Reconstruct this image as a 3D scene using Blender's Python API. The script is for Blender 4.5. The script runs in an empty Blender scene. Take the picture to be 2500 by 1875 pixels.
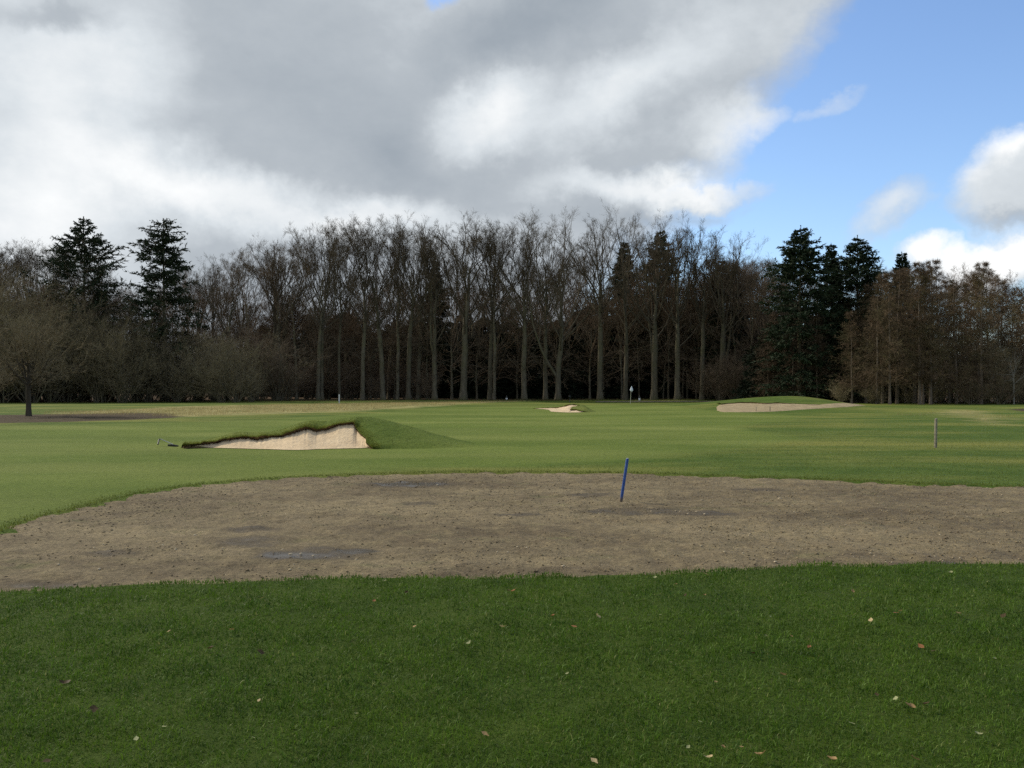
import bpy, math, random
import numpy as np
from mathutils import Vector, Matrix

# ---------------------------------------------------------------- camera, sky, sun, exposure
SC = bpy.context.scene
COL = SC.collection
F_PX, CX, CY, HORIZON, EYE = 2161.0, 1250.0, 937.5, 944.0, 1.65
PITCH = math.atan((HORIZON - CY) / F_PX)
cam_data = bpy.data.cameras.new('camera')
cam_data.sensor_width = 36.0
cam_data.lens = 36.0 * F_PX / 2500.0
cam_data.clip_start = 0.05
cam_data.clip_end = 3000.0
camera = bpy.data.objects.new('camera', cam_data)
camera.location = (0, 0, EYE)
camera.rotation_euler = (math.radians(90) + PITCH, 0, 0)
COL.objects.link(camera)
SC.camera = camera

SUN_AZ, SUN_EL = math.radians(-60), math.radians(36)      # azimuth from +Y, negative = left
SUN_DIR = Vector((math.sin(SUN_AZ) * math.cos(SUN_EL), math.cos(SUN_AZ) * math.cos(SUN_EL), math.sin(SUN_EL)))
sun_data = bpy.data.lights.new('sun', 'SUN')
sun_data.energy = 2.9
sun_data.angle = math.radians(3.0)
sun_data.color = (1.0, 0.92, 0.78)
sun = bpy.data.objects.new('sun', sun_data)
sun.rotation_euler = SUN_DIR.to_track_quat('Z', 'Y').to_euler()
sun.location = (-60, 20, 60)
COL.objects.link(sun)
SC.view_settings.view_transform = 'Standard'
SC.view_settings.look = 'None'
SC.view_settings.exposure = 0.25
SC.view_settings.gamma = 1.0
SC.view_settings.use_curve_mapping = False
SC.cycles.use_denoising = False
SC.cycles.sample_clamp_direct = 3.0
SC.cycles.sample_clamp_indirect = 2.0


class NT:
    """small helper for node trees"""
    def __init__(self, tree):
        self.t = tree
        self.n = tree.nodes
        self.l = tree.links

    def node(self, kind, **props):
        nd = self.n.new(kind)
        for k, v in props.items():
            setattr(nd, k, v)
        return nd

    def put(self, sock, val):
        if isinstance(val, bpy.types.NodeSocket):
            self.l.new(val, sock)
        elif val is not None:
            if sock.type == 'RGBA' and len(val) == 3:
                val = (*val, 1.0)
            sock.default_value = val

    def math(self, op, a, b=None, c=None, clamp=False):
        nd = self.node('ShaderNodeMath', operation=op, use_clamp=clamp)
        for i, v in enumerate((a, b, c)):
            if v is not None:
                self.put(nd.inputs[i], v)
        return nd.outputs[0]

    def vmath(self, op, a, b=None):
        nd = self.node('ShaderNodeVectorMath', operation=op)
        self.put(nd.inputs[0], a)
        if b is not None:
            self.put(nd.inputs[3 if op == 'SCALE' else 1], b)
        return nd.outputs['Value'] if op in ('LENGTH', 'DOT_PRODUCT') else nd.outputs[0]

    def noise(self, vec, scale, detail=4.0, rough=0.55, out='Fac', dist=0.0):
        nd = self.node('ShaderNodeTexNoise')
        if vec is not None:
            self.put(nd.inputs['Vector'], vec)
        nd.inputs['Scale'].default_value = scale
        nd.inputs['Detail'].default_value = detail
        nd.inputs['Roughness'].default_value = rough
        nd.inputs['Distortion'].default_value = dist
        return nd.outputs[0 if out == 'Fac' else 1]

    def mapr(self, v, a, b, c=0.0, d=1.0, smooth=True):
        nd = self.node('ShaderNodeMapRange')
        nd.interpolation_type = 'SMOOTHSTEP' if smooth else 'LINEAR'
        self.put(nd.inputs[0], v)
        for i, x in enumerate((a, b, c, d)):
            nd.inputs[i + 1].default_value = x
        return nd.outputs[0]

    def mix(self, fac, a, b, blend='MIX'):
        nd = self.node('ShaderNodeMix', data_type='RGBA', blend_type=blend)
        self.put(nd.inputs[0], fac)
        self.put(nd.inputs[6], a)
        self.put(nd.inputs[7], b)
        return nd.outputs[2]

    def mapping(self, vec, loc=(0, 0, 0), rot=(0, 0, 0), scale=(1, 1, 1), kind='POINT'):
        nd = self.node('ShaderNodeMapping', vector_type=kind)
        self.put(nd.inputs[0], vec)
        nd.inputs[1].default_value = loc
        nd.inputs[2].default_value = rot
        nd.inputs[3].default_value = scale
        return nd.outputs[0]

    def attr(self, name):
        return self.node('ShaderNodeAttribute', attribute_name=name)

    def bump(self, height, strength, dist):
        nd = self.node('ShaderNodeBump')
        self.put(nd.inputs['Height'], height)
        nd.inputs['Strength'].default_value = strength
        nd.inputs['Distance'].default_value = dist
        return nd.outputs[0]


def build_world():
    w = bpy.data.worlds.new('World')
    SC.world = w
    w.use_nodes = True
    w.cycles.sampling_method = 'MANUAL'
    w.cycles.sample_map_resolution = 512
    t = NT(w.node_tree)
    t.n.clear()
    out = t.node('ShaderNodeOutputWorld')
    bg = t.node('ShaderNodeBackground')
    STR = 0.13
    bg.inputs['Strength'].default_value = STR
    t.l.new(bg.outputs[0], out.inputs[0])
    sky = t.node('ShaderNodeTexSky', sky_type='NISHITA')
    sky.sun_disc = False
    sky.sun_elevation = SUN_EL
    sky.sun_rotation = SUN_AZ
    sky.air_density = 1.0
    sky.dust_density = 0.6
    sky.ozone_density = 1.6
    tc = t.node('ShaderNodeTexCoord')
    d = t.vmath('NORMALIZE', tc.outputs['Generated'])
    sep = t.node('ShaderNodeSeparateXYZ')
    t.put(sep.inputs[0], d)
    x, y, z = sep.outputs
    az = t.math('ARCTAN2', x, y)
    el = t.math('ARCSINE', z)
    cmb = t.node('ShaderNodeCombineXYZ')
    t.put(cmb.inputs[0], az)
    t.put(cmb.inputs[1], el)
    uv0 = cmb.outputs[0]
    # billowing: shift directions by noise of two sizes
    n1 = t.noise(d, 5.0, 5.0, 0.55, 'Color')
    n1 = t.vmath('SUBTRACT', n1, (0.5, 0.5, 0.5))
    n2 = t.noise(d, 15.0, 7.0, 0.64, 'Color')
    n2 = t.vmath('SUBTRACT', n2, (0.5, 0.5, 0.5))
    uv = t.vmath('ADD', uv0, t.vmath('SCALE', n1, 0.11))
    uv = t.vmath('ADD', uv, t.vmath('SCALE', n2, 0.055))
    sepu = t.node('ShaderNodeSeparateXYZ')
    t.put(sepu.inputs[0], uv)
    u, v = sepu.outputs[0], sepu.outputs[1]

    def dirn(px, py):
        a = math.atan((px - CX) / F_PX)
        return a, math.atan((HORIZON - py) / F_PX * math.cos(a))

    def blob(px, py, rx, ry, rot=0.0, soft=0.0):
        a, e = dirn(px, py)
        m = t.mapping(uv, (a, e, 0), (0, 0, math.radians(rot)), (rx / F_PX, ry / F_PX, 1), 'TEXTURE')
        sp = t.node('ShaderNodeSeparateXYZ')
        t.put(sp.inputs[0], m)
        cb = t.node('ShaderNodeCombineXYZ')
        t.put(cb.inputs[0], sp.outputs[0])
        t.put(cb.inputs[1], sp.outputs[1])
        ln = t.vmath('LENGTH', cb.outputs[0])
        return t.mapr(ln, 1.0, soft)

    fine = t.noise(t.vmath('MULTIPLY', d, (1, 1, 1.8)), 7.0, 7.0, 0.58)
    big = t.noise(t.vmath('MULTIPLY', d, (1, 1, 1.6)), 2.2, 3.0, 0.5)
    puff = t.math('SUBTRACT', t.noise(t.vmath('MULTIPLY', d, (1, 1, 1.5)), 20.0, 6.0, 0.6), 0.5)
    finec = t.math('SUBTRACT', fine, 0.5)
    bigc = t.math('SUBTRACT', big, 0.5)
    # ---- cover: a cloud bank that ends just right of the view axis; broken cloud everywhere else
    ua = t.math('ABSOLUTE', t.math('ADD', az, 1.7))
    bank = t.mapr(t.math('ADD', u, t.math('MULTIPLY', v, -0.85)), 0.09, -0.07)
    back = t.math('MULTIPLY', t.mapr(t.math('ABSOLUTE', az), 0.75, 1.3), t.mapr(bigc, -0.08, 0.12))
    cover = t.math('MAXIMUM', bank, back)
    COVER = [  # px, py, rx, ry, rot, amount
        (1500, 40, 560, 170, 16, 1.0), (1800, -50, 520, 150, 10, 0.85),
        (1500, 300, 330, 120, 5, 0.85), (1810, 270, 190, 75, -10, 0.62), (2010, 268, 180, 50, 14, 0.36), (1700, 200, 330, 120, 25, 0.45),
        (1600, 455, 420, 62, 3, 0.9), (1480, 520, 330, 90, 0, 0.75), (1690, 500, 260, 50, 8, 0.35),
        (2180, 525, 170, 110, 30, 0.62), (2090, 455, 110, 30, 15, 0.28), (2480, 470, 210, 140, 18, 0.95),
        (2440, 650, 290, 95, 12, 1.0), (2280, 640, 110, 70, 0, 0.8), (1830, 540, 60, 26, 0, 0.25),
        (2700, 560, 330, 240, 0, 0.9), (2300, 700, 500, 45, 0, 0.6)]
    for px, py, rx, ry, rot, am in COVER:
        cover = t.math('MAXIMUM', cover, t.math('MULTIPLY', blob(px, py, rx, ry, rot), am))
    hole = blob(1075, 10, 85, 60, -20)
    gap = blob(1560, 395, 190, 34, 2)
    cover = t.math('SUBTRACT', cover, t.math('MULTIPLY', hole, 0.95))
    cover = t.math('SUBTRACT', cover, t.math('MULTIPLY', gap, 0.22))
    cover = t.math('ADD', cover, t.math('ADD', t.math('MULTIPLY', finec, 0.60), t.math('MULTIPLY', puff, 0.26)))
    cover = t.math('MULTIPLY', cover, t.mapr(t.math('ADD', cover, 0.0), 0.06, 0.30))
    alpha = t.mapr(cover, 0.06, 0.80)
    # ---- how thick (grey) or thin (white) the cloud is
    shade = t.math('ADD', t.math('MULTIPLY', bigc, 0.25), t.math('ADD', t.math('MULTIPLY', finec, 0.36), t.math('MULTIPLY', puff, 0.16)))
    shade = t.math('ADD', shade, 0.50)
    SHADE = [
        (60, 250, 330, 420, 0, 0.36), (40, 560, 420, 240, 0, 0.22), (400, 430, 330, 120, -8, 0.30),
        (760, 520, 520, 90, -8, 0.26), (1000, 560, 700, 70, 0, 0.16), (330, 120, 220, 160, 20, 0.10),
        (1190, 310, 220, 150, 30, 0.36), (1480, 250, 300, 110, 30, 0.28), (1620, 440, 420, 60, 3, 0.42), (1800, 300, 220, 90, 0, 0.30),
        (1330, 80, 380, 120, 14, -0.26), (1150, 150, 260, 120, 20, -0.08), (760, 230, 480, 260, -12, -0.14), (1000, 430, 220, 160, -20, -0.10),
        (1180, 470, 170, 90, 0, -0.08), (1700, 500, 300, 28, 6, -0.18), (100, 10, 200, 50, 0, -0.22),
        (2450, 390, 160, 60, 25, 0.42), (2440, 470, 260, 140, 10, 0.16), (2470, 545, 160, 30, 4, -0.16), (2440, 640, 300, 80, 12, 0.60),
        (2280, 620, 130, 60, 0, 0.5), (2170, 520, 140, 80, 30, 0.26), (1800, 60, 330, 120, 20, 0.14), (2010, 268, 220, 90, 14, 0.25)]
    for px, py, rx, ry, rot, am in SHADE:
        shade = t.math('ADD', shade, t.math('MULTIPLY', blob(px, py, rx, ry, rot), am))
    ramp = t.node('ShaderNodeValToRGB')
    ramp.color_ramp.elements[0].position = 0.0
    ramp.color_ramp.elements[0].color = (0.22, 0.27, 0.33, 1)
    ramp.color_ramp.elements[1].position = 1.0
    ramp.color_ramp.elements[1].color = (1.02, 1.03, 1.03, 1)
    e = ramp.color_ramp.elements.new(0.5)
    e.color = (0.465, 0.51, 0.555, 1)
    e = ramp.color_ramp.elements.new(0.72)
    e.color = (0.70, 0.75, 0.79, 1)
    t.put(ramp.inputs[0], shade)
    cl = t.mix(1.0, ramp.outputs[0], (0.86 / STR, 0.86 / STR, 0.86 / STR), 'MULTIPLY')
    blue = t.mix(1.0, sky.outputs[0], (1.05, 1.15, 1.30), 'MULTIPLY')
    t.put(bg.inputs['Color'], t.mix(alpha, blue, cl))


build_world()

# ---------------------------------------------------------------- helpers
RNG = np.random.default_rng(7)


def hash2(ix, iy, seed):
    h = (ix.astype(np.int64) * 374761393 + iy.astype(np.int64) * 668265263 + seed * 1442695041) & 0x7fffffff
    h = ((h ^ (h >> 13)) * 1274126177) & 0x7fffffff
    h = h ^ (h >> 16)
    return (h & 0xffff) / 65535.0


def vnoise(x, y, seed=0):
    ix, iy = np.floor(x), np.floor(y)
    fx, fy = x - ix, y - iy
    fx = fx * fx * (3 - 2 * fx)
    fy = fy * fy * (3 - 2 * fy)
    a = hash2(ix, iy, seed)
    b = hash2(ix + 1, iy, seed)
    c = hash2(ix, iy + 1, seed)
    d = hash2(ix + 1, iy + 1, seed)
    return (a * (1 - fx) + b * fx) * (1 - fy) + (c * (1 - fx) + d * fx) * fy - 0.5


def fbm(x, y, octaves=4, seed=0, gain=0.5):
    s, amp = 0.0, 1.0
    for i in range(octaves):
        s = s + amp * vnoise(x * 2 ** i + 17.3 * i, y * 2 ** i - 9.1 * i, seed + i)
        amp *= gain
    return s


def sstep(a, b, x):
    t = np.clip((x - a) / (b - a), 0, 1)
    return t * t * (3 - 2 * t)


def poly_sd(poly, x, y):
    """signed distance to a polygon, positive inside"""
    p = np.asarray(poly, float)
    x = np.asarray(x, float)
    y = np.asarray(y, float)
    dmin = np.full(x.shape, 1e9)
    inside = np.zeros(x.shape, bool)
    for (ax, ay), (bx, by) in zip(p, np.roll(p, -1, 0)):
        dx, dy = bx - ax, by - ay
        tt = np.clip(((x - ax) * dx + (y - ay) * dy) / (dx * dx + dy * dy + 1e-12), 0, 1)
        dmin = np.minimum(dmin, np.hypot(x - ax - tt * dx, y - ay - tt * dy))
        cond = (ay > y) != (by > y)
        xi = (bx - ax) * (y - ay) / (by - ay + 1e-12) + ax
        inside ^= cond & (x < xi)
    return np.where(inside, dmin, -dmin)


# ground height table along the view axis: one for the left and right, one through the putting green
_ty = np.arange(-60, 500, 0.5)


def _table(pts):
    z = np.interp(_ty, [p[0] for p in pts], [p[1] for p in pts])
    k = np.exp(-0.5 * (np.arange(-8, 9) / 3.0) ** 2)
    zz = np.convolve(np.pad(z, 8, mode='edge'), k / k.sum(), 'valid')
    return zz


_TA = _table([(-60, 0), (25, 0), (60, -.115), (90, -.22), (110, -.30), (135, -.30), (500, -.25)])
_TB = _table([(-60, 0), (25, 0), (60, -.115), (90, -.20), (100, -.225), (104, -.25), (113, -.66), (121, -.62), (130, -.30), (500, -.25)])


def height(x, y):
    x = np.asarray(x, float)
    y = np.asarray(y, float)
    a = np.interp(y, _ty, _TA)
    b = np.interp(y, _ty, _TB)
    w = sstep(1, 9, x) * (1 - sstep(36, 48, x))
    z = a * (1 - w) + b * w
    far = sstep(26, 60, y)
    z = z + far * 0.10 * fbm(x / 14.0, y / 22.0, 2, 3)
    z = z + sstep(19, 26, y) * (1 - far) * 0.03 * fbm(x / 6.0, y / 8.0, 2, 5)
    # grassed mound above the wide pale bunker, with a long shoulder towards the green
    mx = np.where(x < 23.5, 8.5, 5.0)
    z = z + 1.02 * np.exp(-((x - 23.5) / mx) ** 2 - ((y - 75) / 6.5) ** 2)
    z = z + 0.24 * np.exp(-((x - 2.6) / 2.6) ** 2 - ((y - 64.0) / 1.8) ** 2)
    return z


def ray(px, py):
    xx, yv = (px - CX) / F_PX, (CY - py) / F_PX
    return np.array([xx, math.cos(PITCH) - yv * math.sin(PITCH), math.sin(PITCH) + yv * math.cos(PITCH)])


_ts = np.geomspace(2.0, 420, 6000)


def ground_at(px, py):
    """where the line through a photograph pixel meets the ground"""
    d = ray(px, py)
    X, Y, Z = d[0] * _ts, d[1] * _ts, EYE + d[2] * _ts
    hit = np.nonzero(Z < height(X, Y))[0]
    i = hit[0] if len(hit) else len(_ts) - 1
    return np.array([X[i], Y[i], float(height(X[i], Y[i]))])


def at_depth(px, py, Y):
    d = ray(px, py)
    return np.array([0, 0, EYE]) + d * (Y / d[1])


def ground_poly(pts):
    return [tuple(ground_at(*p)[:2]) for p in pts]


def mesh_from(name, verts, faces_list, mats=(), smooth=True, attrs=None, mat_idx=None):
    """verts (n,3); faces_list: list of int arrays (m,k)"""
    me = bpy.data.meshes.new(name)
    verts = np.ascontiguousarray(verts, np.float32)
    me.vertices.add(len(verts))
    me.vertices.foreach_set('co', verts.ravel())
    faces_list = [np.asarray(f, np.int32) for f in faces_list if len(f)]
    loops = np.concatenate([f.ravel() for f in faces_list])
    tot = np.concatenate([np.full(len(f), f.shape[1], np.int32) for f in faces_list])
    start = np.concatenate([[0], np.cumsum(tot)[:-1]]).astype(np.int32)
    me.loops.add(len(loops))
    me.loops.foreach_set('vertex_index', loops)
    me.polygons.add(len(tot))
    me.polygons.foreach_set('loop_start', start)
    me.polygons.foreach_set('loop_total', tot)
    if smooth:
        me.polygons.foreach_set('use_smooth', np.ones(len(tot), bool))
    for m in mats:
        me.materials.append(m)
    if mat_idx is not None:
        me.polygons.foreach_set('material_index', np.asarray(mat_idx, np.int32))
    for k, v in (attrs or {}).items():
        a = me.attributes.new(k, 'FLOAT', 'POINT')
        a.data.foreach_set('value', np.ascontiguousarray(v, np.float32))
    me.update(calc_edges=True)
    return me


def obj(name, me, parent=None, loc=None):
    o = bpy.data.objects.new(name, me)
    COL.objects.link(o)
    if parent is not None:
        o.parent = parent
    if loc is not None:
        o.location = loc
    return o


def tag(o, label=None, cat=None, group=None, kind=None):
    if label:
        o['label'] = label
    if cat:
        o['category'] = cat
    if group:
        o['group'] = group
    if kind:
        o['kind'] = kind
    return o


def empty(name, loc, label, cat, group=None):
    o = bpy.data.objects.new(name, None)
    o.empty_display_size = 0.2
    COL.objects.link(o)
    o.location = loc
    return tag(o, label, cat, group)


def grid_faces(nr, nc):
    i = np.arange(nr - 1)[:, None] * nc + np.arange(nc - 1)[None, :]
    i = i.ravel()
    return np.stack([i, i + 1, i + nc + 1, i + nc], 1)


def lathe(profile, sides=12, cap=True):
    """profile: list of (r, z) bottom to top"""
    a = np.linspace(0, 2 * np.pi, sides, endpoint=False)
    v = np.concatenate([np.stack([r * np.cos(a), r * np.sin(a), np.full(sides, z)], 1) for r, z in profile])
    f = []
    for k in range(len(profile) - 1):
        i = np.arange(sides)
        j = (i + 1) % sides
        f.append(np.stack([k * sides + i, k * sides + j, (k + 1) * sides + j, (k + 1) * sides + i], 1))
    fl = [np.concatenate(f)]
    if cap:
        n = len(v)
        v = np.concatenate([v, [[0, 0, profile[-1][1]]]])
        i = np.arange(sides)
        b = (len(profile) - 1) * sides
        fl.append(np.stack([b + i, b + (i + 1) % sides, np.full(sides, n)], 1))
    return v, fl


def bent_tube(pts, radii, sides=8):
    v, f = tubes(np.asarray(pts, float)[None], np.asarray(radii, float)[None], sides)
    return v, [f]


# ---------------------------------------------------------------- materials
def new_mat(name):
    m = bpy.data.materials.new(name)
    m.use_nodes = True
    t = NT(m.node_tree)
    b = m.node_tree.nodes['Principled BSDF']
    b.inputs['Specular IOR Level'].default_value = 0.25
    return m, t, b


def pos(t):
    return t.node('ShaderNodeNewGeometry').outputs['Position']


def simple_mat(name, col, rough=0.7, var=0.25, scale=8.0, spec=0.25, metal=0.0):
    m, t, b = new_mat(name)
    n = t.noise(t.node('ShaderNodeTexCoord').outputs['Object'], scale, 5.0, 0.6)
    c = t.mix(t.mapr(n, 0.3, 0.7), tuple(x * (1 - var) for x in col), tuple(min(1, x * (1 + var)) for x in col))
    t.put(b.inputs['Base Color'], c)
    b.inputs['Roughness'].default_value = rough
    b.inputs['Specular IOR Level'].default_value = spec
    b.inputs['Metallic'].default_value = metal
    return m


def ground_material():
    m, t, b = new_mat('turf_ground')
    p = pos(t)
    wob = t.noise(p, 1.3, 4.0, 0.6)
    wob = t.math('SUBTRACT', wob, 0.5)
    wob2 = t.math('SUBTRACT', t.noise(p, 0.35, 3.0, 0.5), 0.5)
    stretch = t.mapping(p, scale=(0.35, 1.0, 1.0))
    n_patch = t.noise(stretch, 0.22, 4.0, 0.6)
    n_mid = t.noise(p, 1.1, 5.0, 0.65)
    n_fine = t.noise(p, 9.0, 6.0, 0.7)
    n_blade = t.noise(p, 70.0, 4.0, 0.7)
    # rough grass
    rough = t.mix(t.mapr(n_mid, 0.3, 0.72), (0.060, 0.104, 0.015), (0.100, 0.146, 0.026))
    rough = t.mix(t.mapr(n_patch, 0.40, 0.68), rough, (0.205, 0.210, 0.050))
    # mown fairway with faint mowing bands
    fair = t.mix(t.mapr(n_mid, 0.25, 0.75), (0.112, 0.160, 0.026), (0.144, 0.188, 0.036))
    fair = t.mix(t.mapr(n_patch, 0.36, 0.66), fair, (0.176, 0.210, 0.050))
    sp = t.node('ShaderNodeSeparateXYZ')
    t.put(sp.inputs[0], p)
    band = t.math('SINE', t.math('ADD', t.math('MULTIPLY', t.math('ADD', sp.outputs[1], t.math('MULTIPLY', sp.outputs[0], 0.24)), 1.3), t.math('MULTIPLY', wob2, 5.0)))
    fair = t.mix(t.mapr(band, -0.9, 0.9, 0.0, 0.20), fair, (0.098, 0.138, 0.024))
    sdf = t.math('ADD', t.attr('sd_fairway').outputs['Fac'], t.math('ADD', t.math('MULTIPLY', wob, 0.5), t.math('MULTIPLY', wob2, 0.8)))
    n_wide = t.noise(t.mapping(p, scale=(0.5, 1.0, 1.0)), 0.16, 3.0, 0.5)
    fair = t.mix(1.0, fair, t.mix(t.mapr(n_wide, 0.32, 0.68), (0.84, 0.88, 0.80), (1.14, 1.10, 1.16)), 'MULTIPLY')
    col = t.mix(t.mapr(sdf, -0.6, 0.9), rough, fair)
    # near lawn: deep green
    lawn = t.mix(t.mapr(n_mid, 0.3, 0.7), (0.040, 0.070, 0.008), (0.062, 0.096, 0.012))
    lawn = t.mix(t.mapr(n_fine, 0.50, 0.75, 0, 0.6), lawn, (0.05, 0.048, 0.02))
    col = t.mix(t.mapr(t.attr('near').outputs['Fac'], 0.35, 0.65), col, lawn)
    # dry straw, mulch, leaf litter
    sds = t.math('ADD', t.attr('sd_straw').outputs['Fac'], t.math('ADD', t.math('MULTIPLY', wob2, 6.0), t.math('MULTIPLY', wob, 2.0)))
    straw = t.mix(t.mapr(n_mid, 0.3, 0.7), (0.29, 0.25, 0.10), (0.45, 0.38, 0.18))
    n_st = t.noise(t.mapping(p, scale=(0.6, 1.0, 1.0)), 0.55, 5.0, 0.65)
    straw = t.mix(t.mapr(n_st, 0.34, 0.58, 0.15, 1.0), (0.15, 0.165, 0.048), straw)
    col = t.mix(t.mapr(sds, -1.5, 1.6, 0, 0.92), col, straw)
    sdm = t.math('ADD', t.attr('sd_mulch').outputs['Fac'], t.math('ADD', t.math('MULTIPLY', wob2, 2.4), t.math('MULTIPLY', wob, 1.0)))
    mul = t.mix(t.mapr(n_fine, 0.3, 0.7), (0.050, 0.036, 0.022), (0.105, 0.080, 0.050))
    col = t.mix(t.mapr(sdm, -0.5, 0.5), col, mul)
    sdl = t.math('ADD', t.attr('sd_litter').outputs['Fac'], t.math('ADD', t.math('MULTIPLY', wob2, 3.0), t.math('MULTIPLY', wob, 1.5)))
    lit = t.mix(t.mapr(n_mid, 0.3, 0.7), (0.070, 0.044, 0.024), (0.120, 0.076, 0.042))
    col = t.mix(t.mapr(sdl, -0.8, 0.8), col, lit)
    col = t.mix(0.55, col, t.mix(t.mapr(n_blade, 0.25, 0.75), (0.62, 0.62, 0.6), (1.35, 1.35, 1.3)), 'MULTIPLY')
    col = t.mix(0.6, col, t.mix(t.mapr(n_fine, 0.25, 0.75), (0.68, 0.7, 0.66), (1.3, 1.28, 1.3)), 'MULTIPLY')
    t.put(b.inputs['Base Color'], col)
    b.inputs['Roughness'].default_value = 0.9
    b.inputs['Specular IOR Level'].default_value = 0.1
    hgt = t.math('ADD', t.math('MULTIPLY', n_blade, 0.35), n_fine)
    t.put(b.inputs['Normal'], t.bump(hgt, 0.7, 0.06))
    return m


def blade_material(name, dark, light, dry, transl=0.35):
    m, t, b = new_mat(name)
    a = t.attr('tint').outputs['Fac']
    g = t.attr('tip').outputs['Fac']
    p = pos(t)
    patch = t.noise(p, 0.9, 4.0, 0.6)
    c = t.mix(t.mapr(a, 0.0, 0.86, smooth=False), dark, light)
    c = t.mix(t.mapr(a, 0.945, 1.0), c, dry)
    c = t.mix(t.mapr(patch, 0.35, 0.68, 0.0, 0.55), c, tuple(1.25 * x if i == 0 else 1.1 * x for i, x in enumerate(light)))
    p2 = t.noise(p, 3.2, 3.0, 0.6)
    c = t.mix(0.75, c, t.mix(t.mapr(p2, 0.3, 0.7), (0.66, 0.68, 0.64), (1.3, 1.26, 1.3)), 'MULTIPLY')
    t.put(b.inputs['Base Color'], c)
    b.inputs['Roughness'].default_value = 0.55
    b.inputs['Specular IOR Level'].default_value = 0.2
    tr = t.node('ShaderNodeBsdfTranslucent')
    t.put(tr.inputs[0], c)
    mx = t.node('ShaderNodeMixShader')
    mx.inputs[0].default_value = transl
    out = t.n['Material Output']
    t.l.new(b.outputs[0], mx.inputs[1])
    t.l.new(tr.outputs[0], mx.inputs[2])
    t.l.new(mx.outputs[0], out.inputs[0])
    return m


def soil_material():
    m, t, b = new_mat('bare_soil')
    p = pos(t)
    st = t.mapping(p, scale=(0.5, 1.0, 1.0))
    n0 = t.noise(st, 0.55, 5.0, 0.62)
    n1 = t.noise(p, 3.0, 6.0, 0.65)
    n2 = t.noise(p, 22.0, 5.0, 0.7)
    n3 = t.noise(p, 90.0, 3.0, 0.7)
    c = t.mix(t.mapr(n0, 0.32, 0.68), (0.135, 0.104, 0.062), (0.268, 0.216, 0.128))
    c = t.mix(t.mapr(n1, 0.35, 0.75, 0, 0.6), c, (0.275, 0.225, 0.122))
    nd = t.noise(t.mapping(p, loc=(3, 8, 0), scale=(0.4, 1.2, 1.0)), 0.8, 6.0, 0.68)
    c = t.mix(t.mapr(nd, 0.52, 0.70, 0, 0.55), c, (0.088, 0.066, 0.040))
    gm = t.noise(st, 1.6, 4.0, 0.6)
    c = t.mix(t.mapr(gm, 0.58, 0.78, 0, 0.55), c, (0.150, 0.165, 0.060))
    c = t.mix(0.8, c, t.mix(t.mapr(n2, 0.25, 0.72), (0.52, 0.5, 0.48), (1.32, 1.3, 1.28)), 'MULTIPLY')
    c = t.mix(0.6, c, t.mix(t.mapr(n3, 0.3, 0.7), (0.6, 0.6, 0.6), (1.3, 1.3, 1.3)), 'MULTIPLY')
    n4 = t.noise(t.mapping(p, loc=(7, 1, 0)), 8.0, 6.0, 0.68)
    c = t.mix(0.45, c, t.mix(t.mapr(n4, 0.30, 0.70), (0.60, 0.58, 0.56), (1.28, 1.25, 1.2)), 'MULTIPLY')
    wet = t.math('ADD', t.attr('wet').outputs['Fac'], t.math('MULTIPLY', t.math('SUBTRACT', n1, 0.5), 0.9))
    w = t.mapr(wet, 0.25, 0.75)
    c = t.mix(t.math('MULTIPLY', w, 0.85), c, (0.056, 0.043, 0.030))
    t.put(b.inputs['Base Color'], c)
    t.put(b.inputs['Roughness'], t.mapr(wet, 0.45, 0.95, 0.92, 0.22))
    b.inputs['Specular IOR Level'].default_value = 0.25
    h = t.math('ADD', t.math('ADD', n2, t.math('MULTIPLY', n3, 0.4)), t.math('MULTIPLY', n4, 0.7))
    bn = t.node('ShaderNodeBump')
    t.put(bn.inputs['Height'], h)
    bn.inputs['Distance'].default_value = 0.03
    t.put(bn.inputs['Strength'], t.mapr(wet, 0.5, 0.95, 0.8, 0.06))
    t.put(b.inputs['Normal'], bn.outputs[0])
    return m


def sand_material(name, dark, light, spot=0.0):
    m, t, b = new_mat(name)
    p = pos(t)
    n1 = t.noise(p, 1.6, 5.0, 0.6)
    n2 = t.noise(p, 14.0, 5.0, 0.7)
    n3 = t.noise(t.mapping(p, scale=(0.7, 0.3, 1.6)), 6.0, 4.0, 0.6)
    c = t.mix(t.mapr(n1, 0.3, 0.7), dark, light)
    c = t.mix(t.mapr(n3, 0.60, 0.75, 0, 0.35 + spot), c, tuple(0.6 * x for x in dark))
    c = t.mix(0.5, c, t.mix(t.mapr(n2, 0.3, 0.7), (0.75, 0.75, 0.73), (1.15, 1.15, 1.15)), 'MULTIPLY')
    t.put(b.inputs['Base Color'], c)
    b.inputs['Roughness'].default_value = 0.95
    b.inputs['Specular IOR Level'].default_value = 0.1
    t.put(b.inputs['Normal'], t.bump(t.math('ADD', n2, t.math('MULTIPLY', n3, 1.5)), 0.6, 0.05))
    return m


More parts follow.
